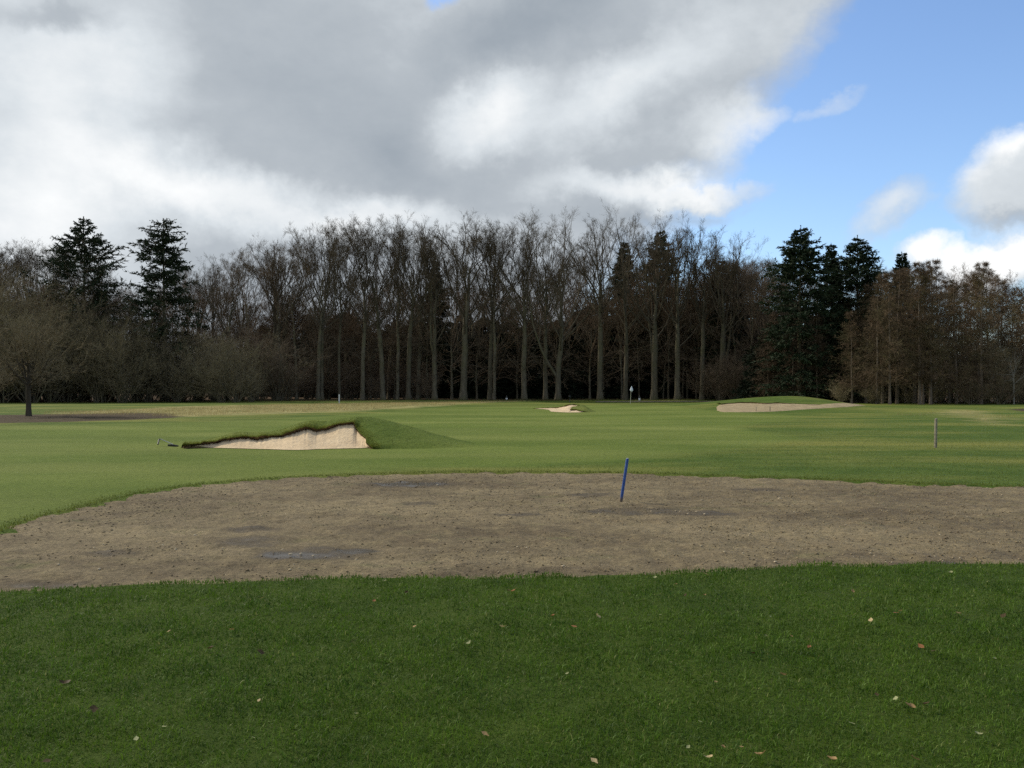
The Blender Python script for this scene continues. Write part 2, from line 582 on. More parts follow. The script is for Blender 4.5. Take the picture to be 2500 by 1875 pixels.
def bark_material(name, dark, light, moss=None):
    m, t, b = new_mat(name)
    oi = t.node('ShaderNodeObjectInfo').outputs['Random']
    oc = t.node('ShaderNodeTexCoord').outputs['Object']
    n = t.noise(t.mapping(oc, scale=(1, 1, 0.25)), 3.5, 6.0, 0.65)
    c = t.mix(t.mapr(n, 0.28, 0.72), dark, light)
    if moss:
        n2 = t.noise(oc, 0.45, 4.0, 0.6)
        c = t.mix(t.mapr(n2, 0.42, 0.66, 0, 0.75), c, moss)
    br = t.mapr(oi, 0, 1, 0.78, 1.22, smooth=False)
    cb = t.node('ShaderNodeCombineXYZ')
    for i in range(3):
        t.put(cb.inputs[i], br)
    c = t.mix(1.0, c, cb.outputs[0], 'MULTIPLY')
    t.put(b.inputs['Base Color'], c)
    b.inputs['Roughness'].default_value = 0.92
    b.inputs['Specular IOR Level'].default_value = 0.12
    t.put(b.inputs['Normal'], t.bump(n, 0.5, 0.05))
    return m


def needle_material(name, dark, light, brown):
    m, t, b = new_mat(name)
    a = t.attr('tint').outputs['Fac']
    oi = t.node('ShaderNodeObjectInfo').outputs['Random']
    c = t.mix(a, dark, light)
    c = t.mix(t.mapr(a, 0.80, 0.98, 0, 0.75), c, brown)
    c = t.mix(t.mapr(oi, 0, 1, 0, 0.3), c, dark)
    t.put(b.inputs['Base Color'], c)
    b.inputs['Roughness'].default_value = 0.7
    b.inputs['Specular IOR Level'].default_value = 0.15
    return m


M_GROUND = ground_material()
M_LAWN = blade_material('lawn_blade', (0.032, 0.078, 0.008), (0.096, 0.184, 0.018), (0.30, 0.30, 0.11))
M_FAIR = blade_material('fairway_blade', (0.085, 0.125, 0.020), (0.145, 0.180, 0.036), (0.26, 0.24, 0.09))
M_MOUND = blade_material('mound_blade', (0.112, 0.148, 0.022), (0.185, 0.215, 0.040), (0.20, 0.16, 0.07))
M_STRAW = blade_material('straw_blade', (0.22, 0.19, 0.075), (0.40, 0.34, 0.16), (0.13, 0.16, 0.05))
M_SOIL = soil_material()
M_SAND = sand_material('bunker_sand', (0.62, 0.47, 0.30), (0.74, 0.575, 0.375), -0.2)
M_SAND_OLD = sand_material('weathered_sand', (0.30, 0.235, 0.140), (0.42, 0.335, 0.205), 0.15)
M_EARTH = simple_mat('root_earth', (0.165, 0.110, 0.060), 0.95, 0.5, 9.0, 0.1)
M_BARK = bark_material('beech_bark', (0.092, 0.079, 0.054), (0.175, 0.152, 0.108), (0.114, 0.108, 0.056))
M_TWIG = bark_material('beech_twig', (0.085, 0.066, 0.044), (0.140, 0.110, 0.074))
M_BARK_HIGH = bark_material('beech_limb', (0.070, 0.060, 0.042), (0.125, 0.106, 0.074))
M_TWIG_BROWN = bark_material('brown_twig', (0.140, 0.102, 0.068), (0.210, 0.155, 0.104))
M_TWIG_OLIVE = bark_material('olive_twig', (0.180, 0.146, 0.088), (0.270, 0.220, 0.132))
M_SOMBRE = bark_material('sombre_twig', (0.085, 0.060, 0.040), (0.135, 0.098, 0.066))
M_LARCH = bark_material('larch_twig', (0.122, 0.084, 0.054), (0.185, 0.130, 0.084), (0.126, 0.116, 0.056))
M_LARCH_BARK = bark_material('larch_bark', (0.13, 0.10, 0.075), (0.22, 0.18, 0.14))
M_NEEDLE = needle_material('fir_needle', (0.016, 0.026, 0.012), (0.046, 0.062, 0.026), (0.085, 0.058, 0.030))
M_NEEDLE_BLUE = needle_material('blue_fir_needle', (0.014, 0.026, 0.013), (0.042, 0.064, 0.030), (0.06, 0.05, 0.03))
M_EVERGREEN = needle_material('understory_leaf', (0.012, 0.018, 0.010), (0.034, 0.046, 0.022), (0.05, 0.036, 0.02))

# ---------------------------------------------------------------- outlines on the ground
DIRT = ground_poly([(-420, 1380), (-300, 1345), (-120, 1318), (0, 1294), (96, 1263), (192, 1237), (294, 1212), (395, 1193), (508, 1180),
                    (678, 1167), (904, 1156.5), (1100, 1152), (1250, 1151.5), (1532, 1154), (1758, 1161), (2041, 1171), (2267, 1180), (2500, 1188),
                    (2800, 1203), (3150, 1225), (3500, 1262), (3500, 1330), (3100, 1352), (2500, 1376), (2210, 1378.6), (1984, 1378.6), (1758, 1390),
                    (1521, 1401), (1250, 1409), (904, 1411), (565, 1416.5), (395, 1424), (198, 1437), (0, 1440), (-250, 1436)])
FAIRWAY = ground_poly([(-1800, 1052), (-1800, 1500), (-700, 1400), (0, 1310), (300, 1225), (600, 1180), (1000, 1145), (1250, 1140), (1540, 1127),
                       (1760, 1100), (1900, 1082), (1966, 1074), (1930, 1063), (1840, 1050), (1800, 1043), (1860, 1034), (1968, 1022), (1930, 1012),
                       (1800, 1007), (1500, 989), (1350, 991), (1050, 996), (900, 1010), (600, 1026), (300, 1034), (0, 1040)])
STRAW = ground_poly([(130, 1008), (300, 1000), (420, 993), (700, 987), (950, 982.5), (1130, 980), (1300, 979), (1150, 985), (1000, 996), (830, 1006),
                     (650, 1011), (450, 1017), (250, 1013)])
STRAW2 = ground_poly([(2300, 1008), (2345, 1000), (2400, 1004), (2420, 1020), (2440, 1036), (2390, 1024), (2340, 1016)])
MULCH = ground_poly([(-300, 1016), (0, 1013), (170, 1011), (300, 1008), (400, 1009), (440, 1017), (350, 1024), (170, 1030), (0, 1033), (-300, 1036)])
MULCH2 = ground_poly([(2462, 999), (2560, 996), (2700, 1000), (2650, 1006), (2490, 1004)])
LITTER = [(-160, 116), (-70, 112), (-45, 113), (-28, 120), (-12, 127), (0, 127.5), (6, 129), (14, 131.5), (30, 131), (38, 122), (44, 108),
          (55, 101), (70, 97), (160, 92), (260, 300), (-260, 300)]


def dirt_sd(x, y):
    return poly_sd(DIRT, x, y) + 0.15 * fbm(x * 1.6, y * 1.6, 4, 61, 0.6)


def build_ground():
    def axis(segs):
        out = []
        for a, b, s in segs:
            out.append(np.arange(a, b, s))
        return np.concatenate(out)
    xs = axis([(-900, -300, 60), (-300, -120, 12), (-120, -60, 2.5), (-60, -26, 0.9), (-26, -9.5, 0.33), (-9.5, 9.5, 0.19), (9.5, 26, 0.33),
               (26, 60, 0.9), (60, 120, 2.5), (120, 300, 12), (300, 901, 60)])
    ys = axis([(-60, -10, 5), (-10, 1.5, 0.8), (1.5, 6.2, 0.2), (6.2, 18.2, 0.12), (18.2, 30, 0.25), (30, 80, 0.55), (80, 140, 1.0), (140, 240, 5), (240, 1500, 70)])
    X, Y = np.meshgrid(xs, ys)
    x, y = X.ravel(), Y.ravel()
    z = height(x, y)
    sdd = np.full(x.shape, -50.0)
    box = (np.abs(x) < 30) & (y > 3) & (y < 22)
    sdd[box] = dirt_sd(x[box], y[box])
    z = z - 0.075 * sstep(-0.03, 0.10, sdd)
    near = 1 - sstep(-0.3, 0.3, y - np.interp(x, [-12, -3, 3, 12], [8.2, 8.6, 9.0, 10.2]))
    attrs = dict(near=near,
                 sd_fairway=np.clip(poly_sd(FAIRWAY, x, y), -20, 20),
                 sd_straw=np.clip(np.maximum(poly_sd(STRAW, x, y), poly_sd(STRAW2, x, y)), -20, 20),
                 sd_mulch=np.clip(np.maximum(poly_sd(MULCH, x, y), poly_sd(MULCH2, x, y)), -20, 20),
                 sd_litter=np.clip(poly_sd(LITTER, x, y), -20, 20))
    me = mesh_from('ground', np.stack([x, y, z], 1), [grid_faces(len(ys), len(xs))], [M_GROUND], attrs=attrs)
    tag(obj('ground', me), kind='structure')


build_ground()

PUDDLES = [(730, 1350, 125, 12), (870, 1338, 80, 9), (1000, 1177, 130, 7), (620, 1285, 110, 11), (1700, 1248, 190, 10), (1850, 1190, 90, 6),
           (270, 1345, 110, 10), (1270, 1252, 100, 7), (770, 1345, 230, 26), (620, 1318, 150, 22), (1000, 1178, 190, 11), (1560, 1243, 210, 12), (2300, 1370, 200, 8), (1020, 1225, 70, 6), (110, 1420, 150, 14), (1440, 1205, 90, 8)]
DEEP = (0, 1, 2)


def soil_z(x, y):
    z = -0.030 + 0.022 * fbm(x / 1.6, y / 1.6, 3, 31) + 0.034 * fbm(x / 0.24, y / 0.24, 4, 41, 0.62)
    return z


def wetness(x, y):
    w = np.zeros_like(x)
    for i, (px, py, rx, ry) in enumerate(PUDDLES):
        c = ground_at(px, py)
        dxm = rx / F_PX * c[1]
        dym = c[1] - ground_at(px, py + ry)[1]
        q = np.hypot((x - c[0]) / dxm, (y - c[1]) / dym)
        w = np.maximum(w, (1.0 if i in DEEP else 0.60) * (1 - sstep(0.35, 1.3, q)))
    return w


def build_soil():
    xs = np.concatenate([np.arange(-24, -8.4, 0.25), np.arange(-8.4, 10.5, 0.058), np.arange(10.5, 26, 0.25)])
    ys = np.arange(5.6, 18.0, 0.055)
    X, Y = np.meshgrid(xs, ys)
    x, y = X.ravel(), Y.ravel()
    sd = poly_sd(DIRT, x, y)
    w = wetness(x, y)
    z = soil_z(x, y)
    z = z * (1 - sstep(0.70, 1.0, w)) + (-0.034) * sstep(0.70, 1.0, w)
    keep = sd > -0.45
    f = grid_faces(len(ys), len(xs))
    f = f[keep[f].all(1)]
    used = np.zeros(len(x), bool)
    used[f.ravel()] = True
    idx = np.cumsum(used) - 1
    V = np.stack([x, y, z], 1)[used]
    me = mesh_from('soil_patch', V, [idx[f]], [M_SOIL], attrs=dict(wet=w[used]))
    tag(obj('soil_patch', me), kind='structure')


build_soil()


# ---------------------------------------------------------------- grass, clods
def blades(x, y, z, length, width, lean, rng, tint=None, segs=2, dirx=None):
    n = len(x)
    ang = rng.uniform(0, 2 * np.pi, n)
    la = rng.uniform(0, 2 * np.pi, n) if dirx is None else dirx + rng.normal(0, 0.9, n)
    wx, wy = np.cos(ang) * width, np.sin(ang) * width
    lx, ly = np.cos(la) * lean * length, np.sin(la) * lean * length
    tint = rng.uniform(0, 1, n) if tint is None else tint
    base = np.stack([x, y, z - 0.01], 1)
    side = np.stack([wx, wy, np.zeros(n)], 1)
    if segs == 1:
        tip = base + np.stack([lx, ly, length * np.sqrt(np.clip(1 - lean ** 2, 0.05, 1))], 1)
        V = np.stack([base - side, base + side, tip], 1).reshape(-1, 3)
        F = np.arange(3 * n).reshape(-1, 3)
        return V, [F], np.repeat(tint, 3), np.tile([0, 0, 1.0], n)
    up = np.sqrt(np.clip(1 - lean ** 2, 0.05, 1)) * length
    mid = base + np.stack([lx * 0.32, ly * 0.32, up * 0.60], 1)
    tip = base + np.stack([lx, ly, up * (0.98 - 0.25 * lean)], 1)
    V = np.stack([base - side, base + side, mid + side * 0.75, mid - side * 0.75, tip], 1).reshape(-1, 3)
    k = np.arange(n) * 5
    Q = np.stack([k, k + 1, k + 2, k + 3], 1)
    T = np.stack([k + 3, k + 2, k + 4], 1)
    return V, [Q, T], np.repeat(tint, 5), np.tile([0, 0, .6, .6, 1.0], n)


def grass_obj(name, parts, mat, label, cat, parent=None):
    V, Fs, T, G, off = [], {}, [], [], 0
    for v, fl, tn, g in parts:
        V.append(v)
        T.append(tn)
        G.append(g)
        for f in fl:
            Fs.setdefault(f.shape[1], []).append(f + off)
        off += len(v)
    me = mesh_from(name, np.concatenate(V), [np.concatenate(f) for f in Fs.values()], [mat], attrs=dict(tint=np.concatenate(T), tip=np.concatenate(G)))
    o = obj(name, me, parent)
    if parent is None:
        tag(o, label, cat)
    return tag(o, kind='stuff')


def lawn():
    rng = np.random.default_rng(11)
    parts = []
    # near lawn, thinning with distance
    for y0, y1, dens, w in ((3.0, 4.6, 9800, 0.0025), (4.6, 6.2, 7400, 0.0029), (6.2, 10.6, 4300, 0.0034)):
        xw = 0.60 * y1 + 1.4
        n = int(dens * 2 * xw * (y1 - y0))
        x = rng.uniform(-xw, xw, n)
        y = rng.uniform(y0, y1, n)
        sd = dirt_sd(x, y) if y1 > 6 else np.full(n, -5.0)
        lim = np.interp(x, [-12, -3, 3, 12], [8.2, 8.6, 9.0, 10.2])
        clump = fbm(x * 3.3, y * 3.3, 3, 77)
        k = (sd < 0.02 + 0.26 * fbm(x * 3.5, y * 3.5, 3, 3)) & (y < lim) & (np.abs(x) < 0.60 * y + 1.3) & (rng.uniform(0, 1, n) < 0.95 + 0.3 * clump)
        x, y, clump = x[k], y[k], clump[k]
        L = rng.gamma(7.0, 0.0047, len(x)) * (1 + 0.35 * clump)
        L = np.clip(L, 0.013, 0.062)
        parts.append(blades(x, y, height(x, y), L, rng.uniform(0.7, 1.2, len(x)) * w, rng.beta(3.0, 2.2, len(x)) * 0.95, rng))
    grass_obj('lawn_grass', parts, M_LAWN, 'deep green uncut grass in front of the bare soil patch', 'grass')
    # fringe of longer green along the far edge of the bare soil and texture on the turf beyond it
    parts = []
    P = np.array(DIRT)
    pts = []
    for a, b in zip(P, np.roll(P, -1, 0)):
        L = np.hypot(*(b - a))
        n = int(L * 520)
        tt = rng.uniform(0, 1, n)
        pts.append(a + (b - a) * tt[:, None])
    pts = np.concatenate(pts)
    pts = pts[(pts[:, 1] > np.interp(pts[:, 0], [-12, -3, 3, 12], [8.2, 8.6, 9.0, 10.2])) & (np.abs(pts[:, 0]) < 15)]
    pts = pts + rng.normal(0, 0.14, pts.shape)
    pts[:, 1] += 0.05 + 0.0 * pts[:, 1]
    pts = pts[dirt_sd(pts[:, 0], pts[:, 1]) < 0.05]
    x, y = pts.T
    parts.append(blades(x, y, height(x, y), rng.uniform(0.012, 0.05, len(x)), rng.uniform(0.003, 0.006, len(x)), rng.beta(2.5, 2.2, len(x)) * 0.9, rng,
                        tint=rng.uniform(0, 0.95, len(x))))
    n = 110000
    y = 14 + (1 - np.sqrt(rng.uniform(0, 1, n))) * 34
    x = rng.uniform(-1, 1, n) * (0.60 * y + 1.5)
    sd = dirt_sd(x, y)
    fw = poly_sd(FAIRWAY, x, y)
    k = (sd < 0.0) & (y > np.interp(x, [-12, -3, 3, 12], [8.2, 8.6, 9.0, 10.2])) & ((fw < -0.3) | (rng.uniform(0, 1, n) < 0.35))
    x, y, fw = x[k], y[k], fw[k]
    L = np.where(fw < 0, rng.uniform(0.02, 0.06, len(x)), rng.uniform(0.010, 0.022, len(x)))
    parts.append(blades(x, y, height(x, y), L, rng.uniform(0.003, 0.006, len(x)), rng.beta(3, 2, len(x)) * 0.95, rng, tint=rng.uniform(0.1, 0.95, len(x)), segs=1))
    grass_obj('turf_grass', parts, M_FAIR, 'short green turf beyond the bare soil patch', 'grass')
    # dry straw
    parts = []
    for poly, n in ((STRAW, 30000), (STRAW2, 3500)):
        q = np.array(poly)
        x = rng.uniform(q[:, 0].min() - 2, q[:, 0].max() + 2, n * 3)
        y = rng.uniform(q[:, 1].min() - 2, q[:, 1].max() + 2, n * 3)
        s = poly_sd(poly, x, y) + 9 * fbm(x / 4, y / 5, 3, 9) - 1.0
        k = s > 0
        x, y = x[k][:n], y[k][:n]
        parts.append(blades(x, y, height(x, y), rng.uniform(0.05, 0.22, len(x)), rng.uniform(0.006, 0.012, len(x)), rng.beta(2, 2, len(x)) * 0.9, rng, segs=1))
    grass_obj('dry_grass', parts, M_STRAW, 'tan dry grass in a strip between fairway and wood', 'grass')


lawn()


def lump(rng, flat=0.6, crumb=False):
    """irregular pebble, 20 triangles, or an 8-triangle crumb"""
    if crumb:
        v = np.array([[1, 0, 0], [0, 1, 0], [-1, 0, 0], [0, -1, 0], [0, 0, flat], [0, 0, -flat]], float) * rng.uniform(0.7, 1.25, (6, 1))
        return v, np.array([[0, 1, 4], [1, 2, 4], [2, 3, 4], [3, 0, 4], [1, 0, 5], [2, 1, 5], [3, 2, 5], [0, 3, 5]])
    a = np.linspace(0, 2 * np.pi, 5, endpoint=False)
    v = [[0, 0, -flat]]
    for zz, rr, ph in ((-0.35 * flat, 0.85, 0), (0.4 * flat, 0.8, 0.6)):
        for q in a:
            r = rr * rng.uniform(0.75, 1.2)
            v.append([r * math.cos(q + ph), r * math.sin(q + ph), zz + rng.uniform(-.12, .12) * flat])
    v.append([0, 0, flat * rng.uniform(0.7, 1)])
    f = []
    for i in range(5):
        j = (i + 1) % 5
        f += [[0, 1 + j, 1 + i], [1 + i, 1 + j, 6 + i], [1 + j, 6 + j, 6 + i], [6 + i, 6 + j, 11]]
    return np.array(v), np.array(f)


def scatter_lumps(name, n, smin, smax, mat, rng, label, cat, power=2.5):
    protos = [lump(rng, crumb=True) for _ in range(8)]
    P = np.array(DIRT)
    x = rng.uniform(-11, 12, n * 4)
    y = rng.uniform(6.8, 17.5, n * 4)
    dens = 0.55 + 1.2 * fbm(x / 1.3, y / 1.3, 3, 55)
    k = (poly_sd(DIRT, x, y) > 0.04) & (rng.uniform(0, 1, n * 4) < dens)
    x, y = x[k][:n], y[k][:n]
    s = smin + (smax - smin) * rng.uniform(0, 1, len(x)) ** power
    V, Fc, T, off = [], [], [], 0
    for i in range(8):
        m = np.arange(len(x)) % 8 == i
        xi, yi, si = x[m], y[m], s[m]
        v, f = protos[i]
        a = rng.uniform(0, 6.28, len(xi))
        el = rng.uniform(0.7, 1.4, len(xi))
        vx = (v[None, :, 0] * np.cos(a)[:, None] * el[:, None] - v[None, :, 1] * np.sin(a)[:, None]) * si[:, None] + xi[:, None]
        vy = (v[None, :, 0] * np.sin(a)[:, None] * el[:, None] + v[None, :, 1] * np.cos(a)[:, None]) * si[:, None] + yi[:, None]
        vz = v[None, :, 2] * si[:, None] + (soil_z(xi, yi) + 0.25 * si)[:, None]
        V.append(np.stack([vx, vy, vz], 2).reshape(-1, 3))
        Fc.append((f[None] + (np.arange(len(xi)) * len(v))[:, None, None]).reshape(-1, 3) + off)
        T.append(np.repeat(rng.uniform(0, 1, len(xi)), len(v)))
        off += len(V[-1])
    me = mesh_from(name, np.concatenate(V), [np.concatenate(Fc)], [mat], smooth=False, attrs=dict(tint=np.concatenate(T)))
    tag(obj(name, me), label, cat, kind='stuff')


def tint_mat(name, a, bcol, rough=0.9):
    m, t, b = new_mat(name)
    t.put(b.inputs['Base Color'], t.mix(t.attr('tint').outputs['Fac'], a, bcol))
    b.inputs['Roughness'].default_value = rough
    return m


M_CLOD = tint_mat('soil_clod', (0.095, 0.072, 0.044), (0.33, 0.26, 0.155))
M_PEBBLE = tint_mat('pale_pebble', (0.28, 0.22, 0.13), (0.56, 0.47, 0.32))
RL = np.random.default_rng(21)
scatter_lumps('soil_clods', 26000, 0.0035, 0.017, M_CLOD, RL, 'small crumbs and clods lying all over the bare soil', 'clods', 5.0)
scatter_lumps('gravel', 1800, 0.004, 0.014, M_PEBBLE, RL, 'tiny pale gravel scattered over the bare soil', 'gravel', 2.0)


# sparse seedlings sprouting on the soil
def seedlings():
    rng = np.random.default_rng(31)
    n = 26000
    x = rng.uniform(-11, 12, n)
    y = rng.uniform(6.8, 17.5, n)
    w = fbm(x / 0.9, y / 0.9, 4, 91)
    extra = np.zeros(n)
    for px, py, r in ((175, 1372, .16), (215, 1285, .2), (350, 1378, .13), (1540, 1363, .16), (1500, 1245, .8), (1640, 1240, .7), (600, 1250, .8), (300, 1310, 1.2)):
        c = ground_at(px, py)
        extra = np.maximum(extra, 0.5 * (np.hypot(x - c[0], (y - c[1])) < r))
    k = (poly_sd(DIRT, x, y) > 0.02) & (w + extra * rng.uniform(0.2, 1, n) > 0.33)
    x, y = x[k], y[k]
    g = blades(x, y, soil_z(x, y), rng.uniform(0.012, 0.04, len(x)), rng.uniform(0.0015, 0.003, len(x)), rng.beta(3, 2, len(x)) * 0.9, rng)
    grass_obj('sprouting_grass', [g], M_LAWN, 'sparse green seedlings coming up in the bare soil', 'grass')


seedlings()


# ---------------------------------------------------------------- the tall-faced bunker on the left
def tubes(P, R, sides):
    N, K, _ = P.shape
    T = np.gradient(P, axis=1)
    T /= np.linalg.norm(T, axis=2, keepdims=True) + 1e-9
    mean = np.abs(T.mean(1))
    ref = np.eye(3)[np.argmin(mean, 1)][:, None, :]
    A = np.cross(T, np.broadcast_to(ref, T.shape))
    A /= np.linalg.norm(A, axis=2, keepdims=True) + 1e-9
    B = np.cross(T, A)
    an = np.linspace(0, 2 * np.pi, sides, endpoint=False)
    V = P[:, :, None, :] + R[:, :, None, None] * (np.cos(an)[None, None, :, None] * A[:, :, None, :] + np.sin(an)[None, None, :, None] * B[:, :, None, :])
    idx = np.arange(N * K * sides).reshape(N, K, sides)
    a = idx[:, :-1, :]
    b = np.roll(a, -1, 2)
    c = idx[:, 1:, :]
    d = np.roll(c, -1, 2)
    F = np.stack([a, b, d, c], -1).reshape(-1, 4)
    return V.reshape(-1, 3), F


def ease(n, p=1.0):
    return np.linspace(0, 1, n) ** p


def bunker(name, label, keys, front, sub, mats, seed, lipdrop, jitter, blade, nblades):
    """keys: rows (lip px, lip py top, lip py bottom, depth, crest px, crest py, crest depth, outer px, outer depth); front: rows (px, py) per key"""
    rng = np.random.default_rng(seed)
    root_g = ground_at(front[len(front) // 2][0], front[len(front) // 2][1])
    root = empty(name, tuple(root_g), label, 'bunker')
    keys = np.array(keys, float)
    s = np.arange(len(keys))
    ss = np.linspace(0, len(keys) - 1, (len(keys) - 1) * sub + 1)
    fr = np.array(front, float)

    def col(a):
        return np.interp(ss, s, a)
    kk = np.stack([col(keys[:, i]) for i in range(9)], 1)
    ff = np.stack([col(fr[:, 0]), col(fr[:, 1])], 1)
    n = len(ss)
    wob = fbm(ss * 1.7, ss * 0 + seed, 4, seed, 0.7)
    wob2 = fbm(ss * 2.3, ss * 0 + 7.5, 4, seed + 3, 0.7)
    calm = np.where(ss > 14.6, 0.15, 1.0)
    wob, wob2 = wob * calm, wob2 * calm
    Lt = np.array([at_depth(k[0], k[1] + 0.30 * (k[2] - k[1]) + jitter * w, k[3] - 0.05 - 0.05 * w2) for k, w, w2 in zip(kk, wob, wob2)])
    Lb = np.array([at_depth(k[0], k[2] + jitter * 1.4 * w2, k[3] + 0.05) for k, w2 in zip(kk, wob2)])
    C = np.array([at_depth(k[4], k[5], k[6]) for k in kk])
    O = np.array([[k[8] * (k[7] - CX) / F_PX, k[8], 0] for k in kk])
    O[:, 2] = height(O[:, 0], O[:, 1]) - 0.03
    Fg = np.array([ground_at(*p) for p in ff])
    Fg[:, 2] += 0.012
    for A in (Lt, Lb):
        A[:, 2] = np.maximum(A[:, 2], height(A[:, 0], A[:, 1]) + 0.015)
    # turf: outer ground -> crest -> lip
    rows = []
    for q in np.linspace(0, 1, 9)[:-1]:
        r = O * (1 - q) + C * q
        r[:, 2] = O[:, 2] + (C[:, 2] - O[:, 2]) * (q * q * (3 - 2 * q))
        rows.append(r)
    for q in np.linspace(0, 1, 6):
        r = C * (1 - q) + Lt * q
        r[:, 2] = C[:, 2] + (Lt[:, 2] - C[:, 2]) * q ** 1.8
        rows.append(r)
    G = np.array(rows)
    G[1:-1, :, 2] += 0.03 * fbm(G[1:-1, :, 0] * 2.2, G[1:-1, :, 1] * 2.2, 3, seed)
    m = len(G)
    me = mesh_from('turf_lip', G.reshape(-1, 3) - root_g, [grid_faces(m, n)], [mats[0]],
                   attrs=dict(near=np.zeros(m * n), sd_fairway=np.repeat(np.interp(np.arange(m), [0, 3, 8, m], [1.5, 1.0, 0.35, 0.05]), n), sd_straw=np.full(m * n, -20.), sd_mulch=np.full(m * n, -20.), sd_litter=np.full(m * n, -20.)))
    obj('turf_lip', me, root)
    # raw earth under the turf edge
    E = [Lt + [0, 0, -0.002]]
    for q in (0.35, 0.7, 1.0, 1.06):
        e = Lt * (1 - q) + Lb * q
        e[:, 1] += 0.05 * min(q * 2, 1) + rng.normal(0, 0.012, n) * (q < 0.9)
        e[:, 2] += rng.normal(0, 0.010, n) * (q < 0.9)
        E.append(e)
    foot = E[-1].copy()
    foot[:, 1] -= 0.04
    foot[:, 2] = np.minimum(height(foot[:, 0], foot[:, 1]) - 0.05, foot[:, 2] - 0.01)
    E.append(foot)
    E = np.array(E)
    me = mesh_from('earth_edge', E.reshape(-1, 3) - root_g, [grid_faces(len(E), n)], [mats[1]], smooth=False)
    obj('earth_edge', me, root)
    # sand face: steep below the lip, flattening to the front
    S = []
    for q in np.linspace(0, 1, 16):
        r = Lb * (1 - q) + Fg * q
        r[:, 2] = Fg[:, 2] + (Lb[:, 2] - Fg[:, 2]) * (1 - q) ** 1.35
        S.append(r)
    S = np.array(S)
    S[1:-1, :, 1] += lipdrop * 2 * fbm(S[1:-1, :, 0] * 4, S[1:-1, :, 2] * 13, 3, seed + 9)
    S[:, :, 2] = np.maximum(S[:, :, 2], height(S[:, :, 0], S[:, :, 1]) + 0.010)
    me = mesh_from('sand_face', S.reshape(-1, 3) - root_g, [grid_faces(16, n)], [mats[2]])
    obj('sand_face', me, root)
    # grass blades on the turf and hanging over the edge
    nb = nblades
    u = rng.integers(0, n - 1, nb)
    r = np.where(rng.uniform(0, 1, nb) < 0.22, m - 1 - np.abs(rng.normal(0, 0.5, nb)), m - 1 - (m - 3) * rng.uniform(0, 1, nb) ** 1.4)
    r = np.clip(r, 0, m - 1.001)
    r0 = r.astype(int)
    fr_ = (r - r0)[:, None]
    fu = rng.uniform(0, 1, nb)[:, None]
    r1 = np.minimum(r0 + 1, m - 1)
    pt = (G[r0, u] * (1 - fr_) + G[r1, u] * fr_) * (1 - fu) + (G[r0, u + 1] * (1 - fr_) + G[r1, u + 1] * fr_) * fu
    edge = r > m - 2.2
    part = blades(pt[:, 0], pt[:, 1], pt[:, 2], rng.uniform(0.4, 1.0, nb) * blade * np.where(edge, 0.8, 0.6), np.full(nb, 0.0055),
                  rng.beta(2.5, 2, nb) * 0.95, rng, segs=1, dirx=np.where(edge, -np.pi / 2, 0.0))
    part = (part[0] - root_g, part[1], part[2], part[3])
    grass_obj('turf_blades', [part], M_MOUND, None, None, root)
    return root


BK = [  # lip px, top, bottom, depth | crest px, py, depth | outer px, depth
    (447, 1086, 1092, 23.45, 447, 1084, 23.6, 440, 24.0), (452, 1082, 1092, 23.5, 452, 1079.5, 23.7, 445, 24.6), (489, 1080.5, 1087, 23.75, 489, 1077.5, 24.1, 480, 25.4),
    (524, 1074, 1081, 24.0, 524, 1069, 24.5, 515, 26.2), (567, 1064, 1073, 24.2, 567, 1058, 24.8, 560, 26.8), (596, 1061, 1070.5, 24.3, 596, 1054.5, 24.9, 590, 27),
    (628, 1065, 1073, 24.3, 628, 1056, 24.9, 622, 27), (657, 1061, 1069, 24.4, 657, 1055, 25, 655, 27.1), (690, 1057, 1067, 24.5, 690, 1049, 25.1, 690, 27.3),
    (712, 1048, 1058, 24.6, 712, 1040, 25.2, 714, 27.6), (733, 1041, 1051, 24.8, 733, 1032, 25.4, 740, 27.9), (755, 1039, 1049, 24.9, 755, 1027, 25.5, 765, 28.1),
    (773, 1046, 1055, 24.9, 775, 1028, 25.6, 790, 28.2), (795, 1041, 1049, 25.0, 797, 1029, 25.7, 815, 28.4), (831, 1031, 1040, 25.1, 836, 1022.5, 25.8, 860, 28.6),
    (864, 1027, 1036, 25.1, 876, 1018, 25.9, 915, 28.7), (870, 1044, 1050, 24.95, 907, 1018, 25.9, 985, 28.5), (880, 1058, 1063, 24.5, 940, 1027, 25.7, 1065, 28.3),
    (893, 1067, 1072, 24.1, 975, 1039, 25.4, 1130, 27.6), (894, 1079, 1084, 23.75, 1000, 1053, 25.0, 1185, 26.6), (903, 1086, 1091, 23.5, 1010, 1067, 24.5, 1210, 25.6), (907, 1090.5, 1093, 23.42, 1005, 1080, 24.0, 1200, 24.7),
    (912, 1095.5, 1096, 23.40, 1000, 1099, 23.45, 1100, 23.6)]
BF = [(447, 1093), (465, 1093), (489, 1093), (524, 1094.3), (567, 1095.3), (596, 1096), (628, 1097), (657, 1097.7), (690, 1098.8), (712, 1099.3), (733, 1099.3), (755, 1098.6),
      (773, 1097.5), (795, 1096.8), (831, 1096), (858, 1095.5), (872, 1095.2), (880, 1095), (888, 1094.8), (895, 1094.5), (903, 1094.2), (908, 1094.6), (912, 1096)]
bunker('sand_bunker', 'small pale sand bunker with a steep face under a dark ragged turf lip', BK, BF, 9, (M_GROUND, M_EARTH, M_SAND), 5, 0.02, 3.0, 0.085, 16000)

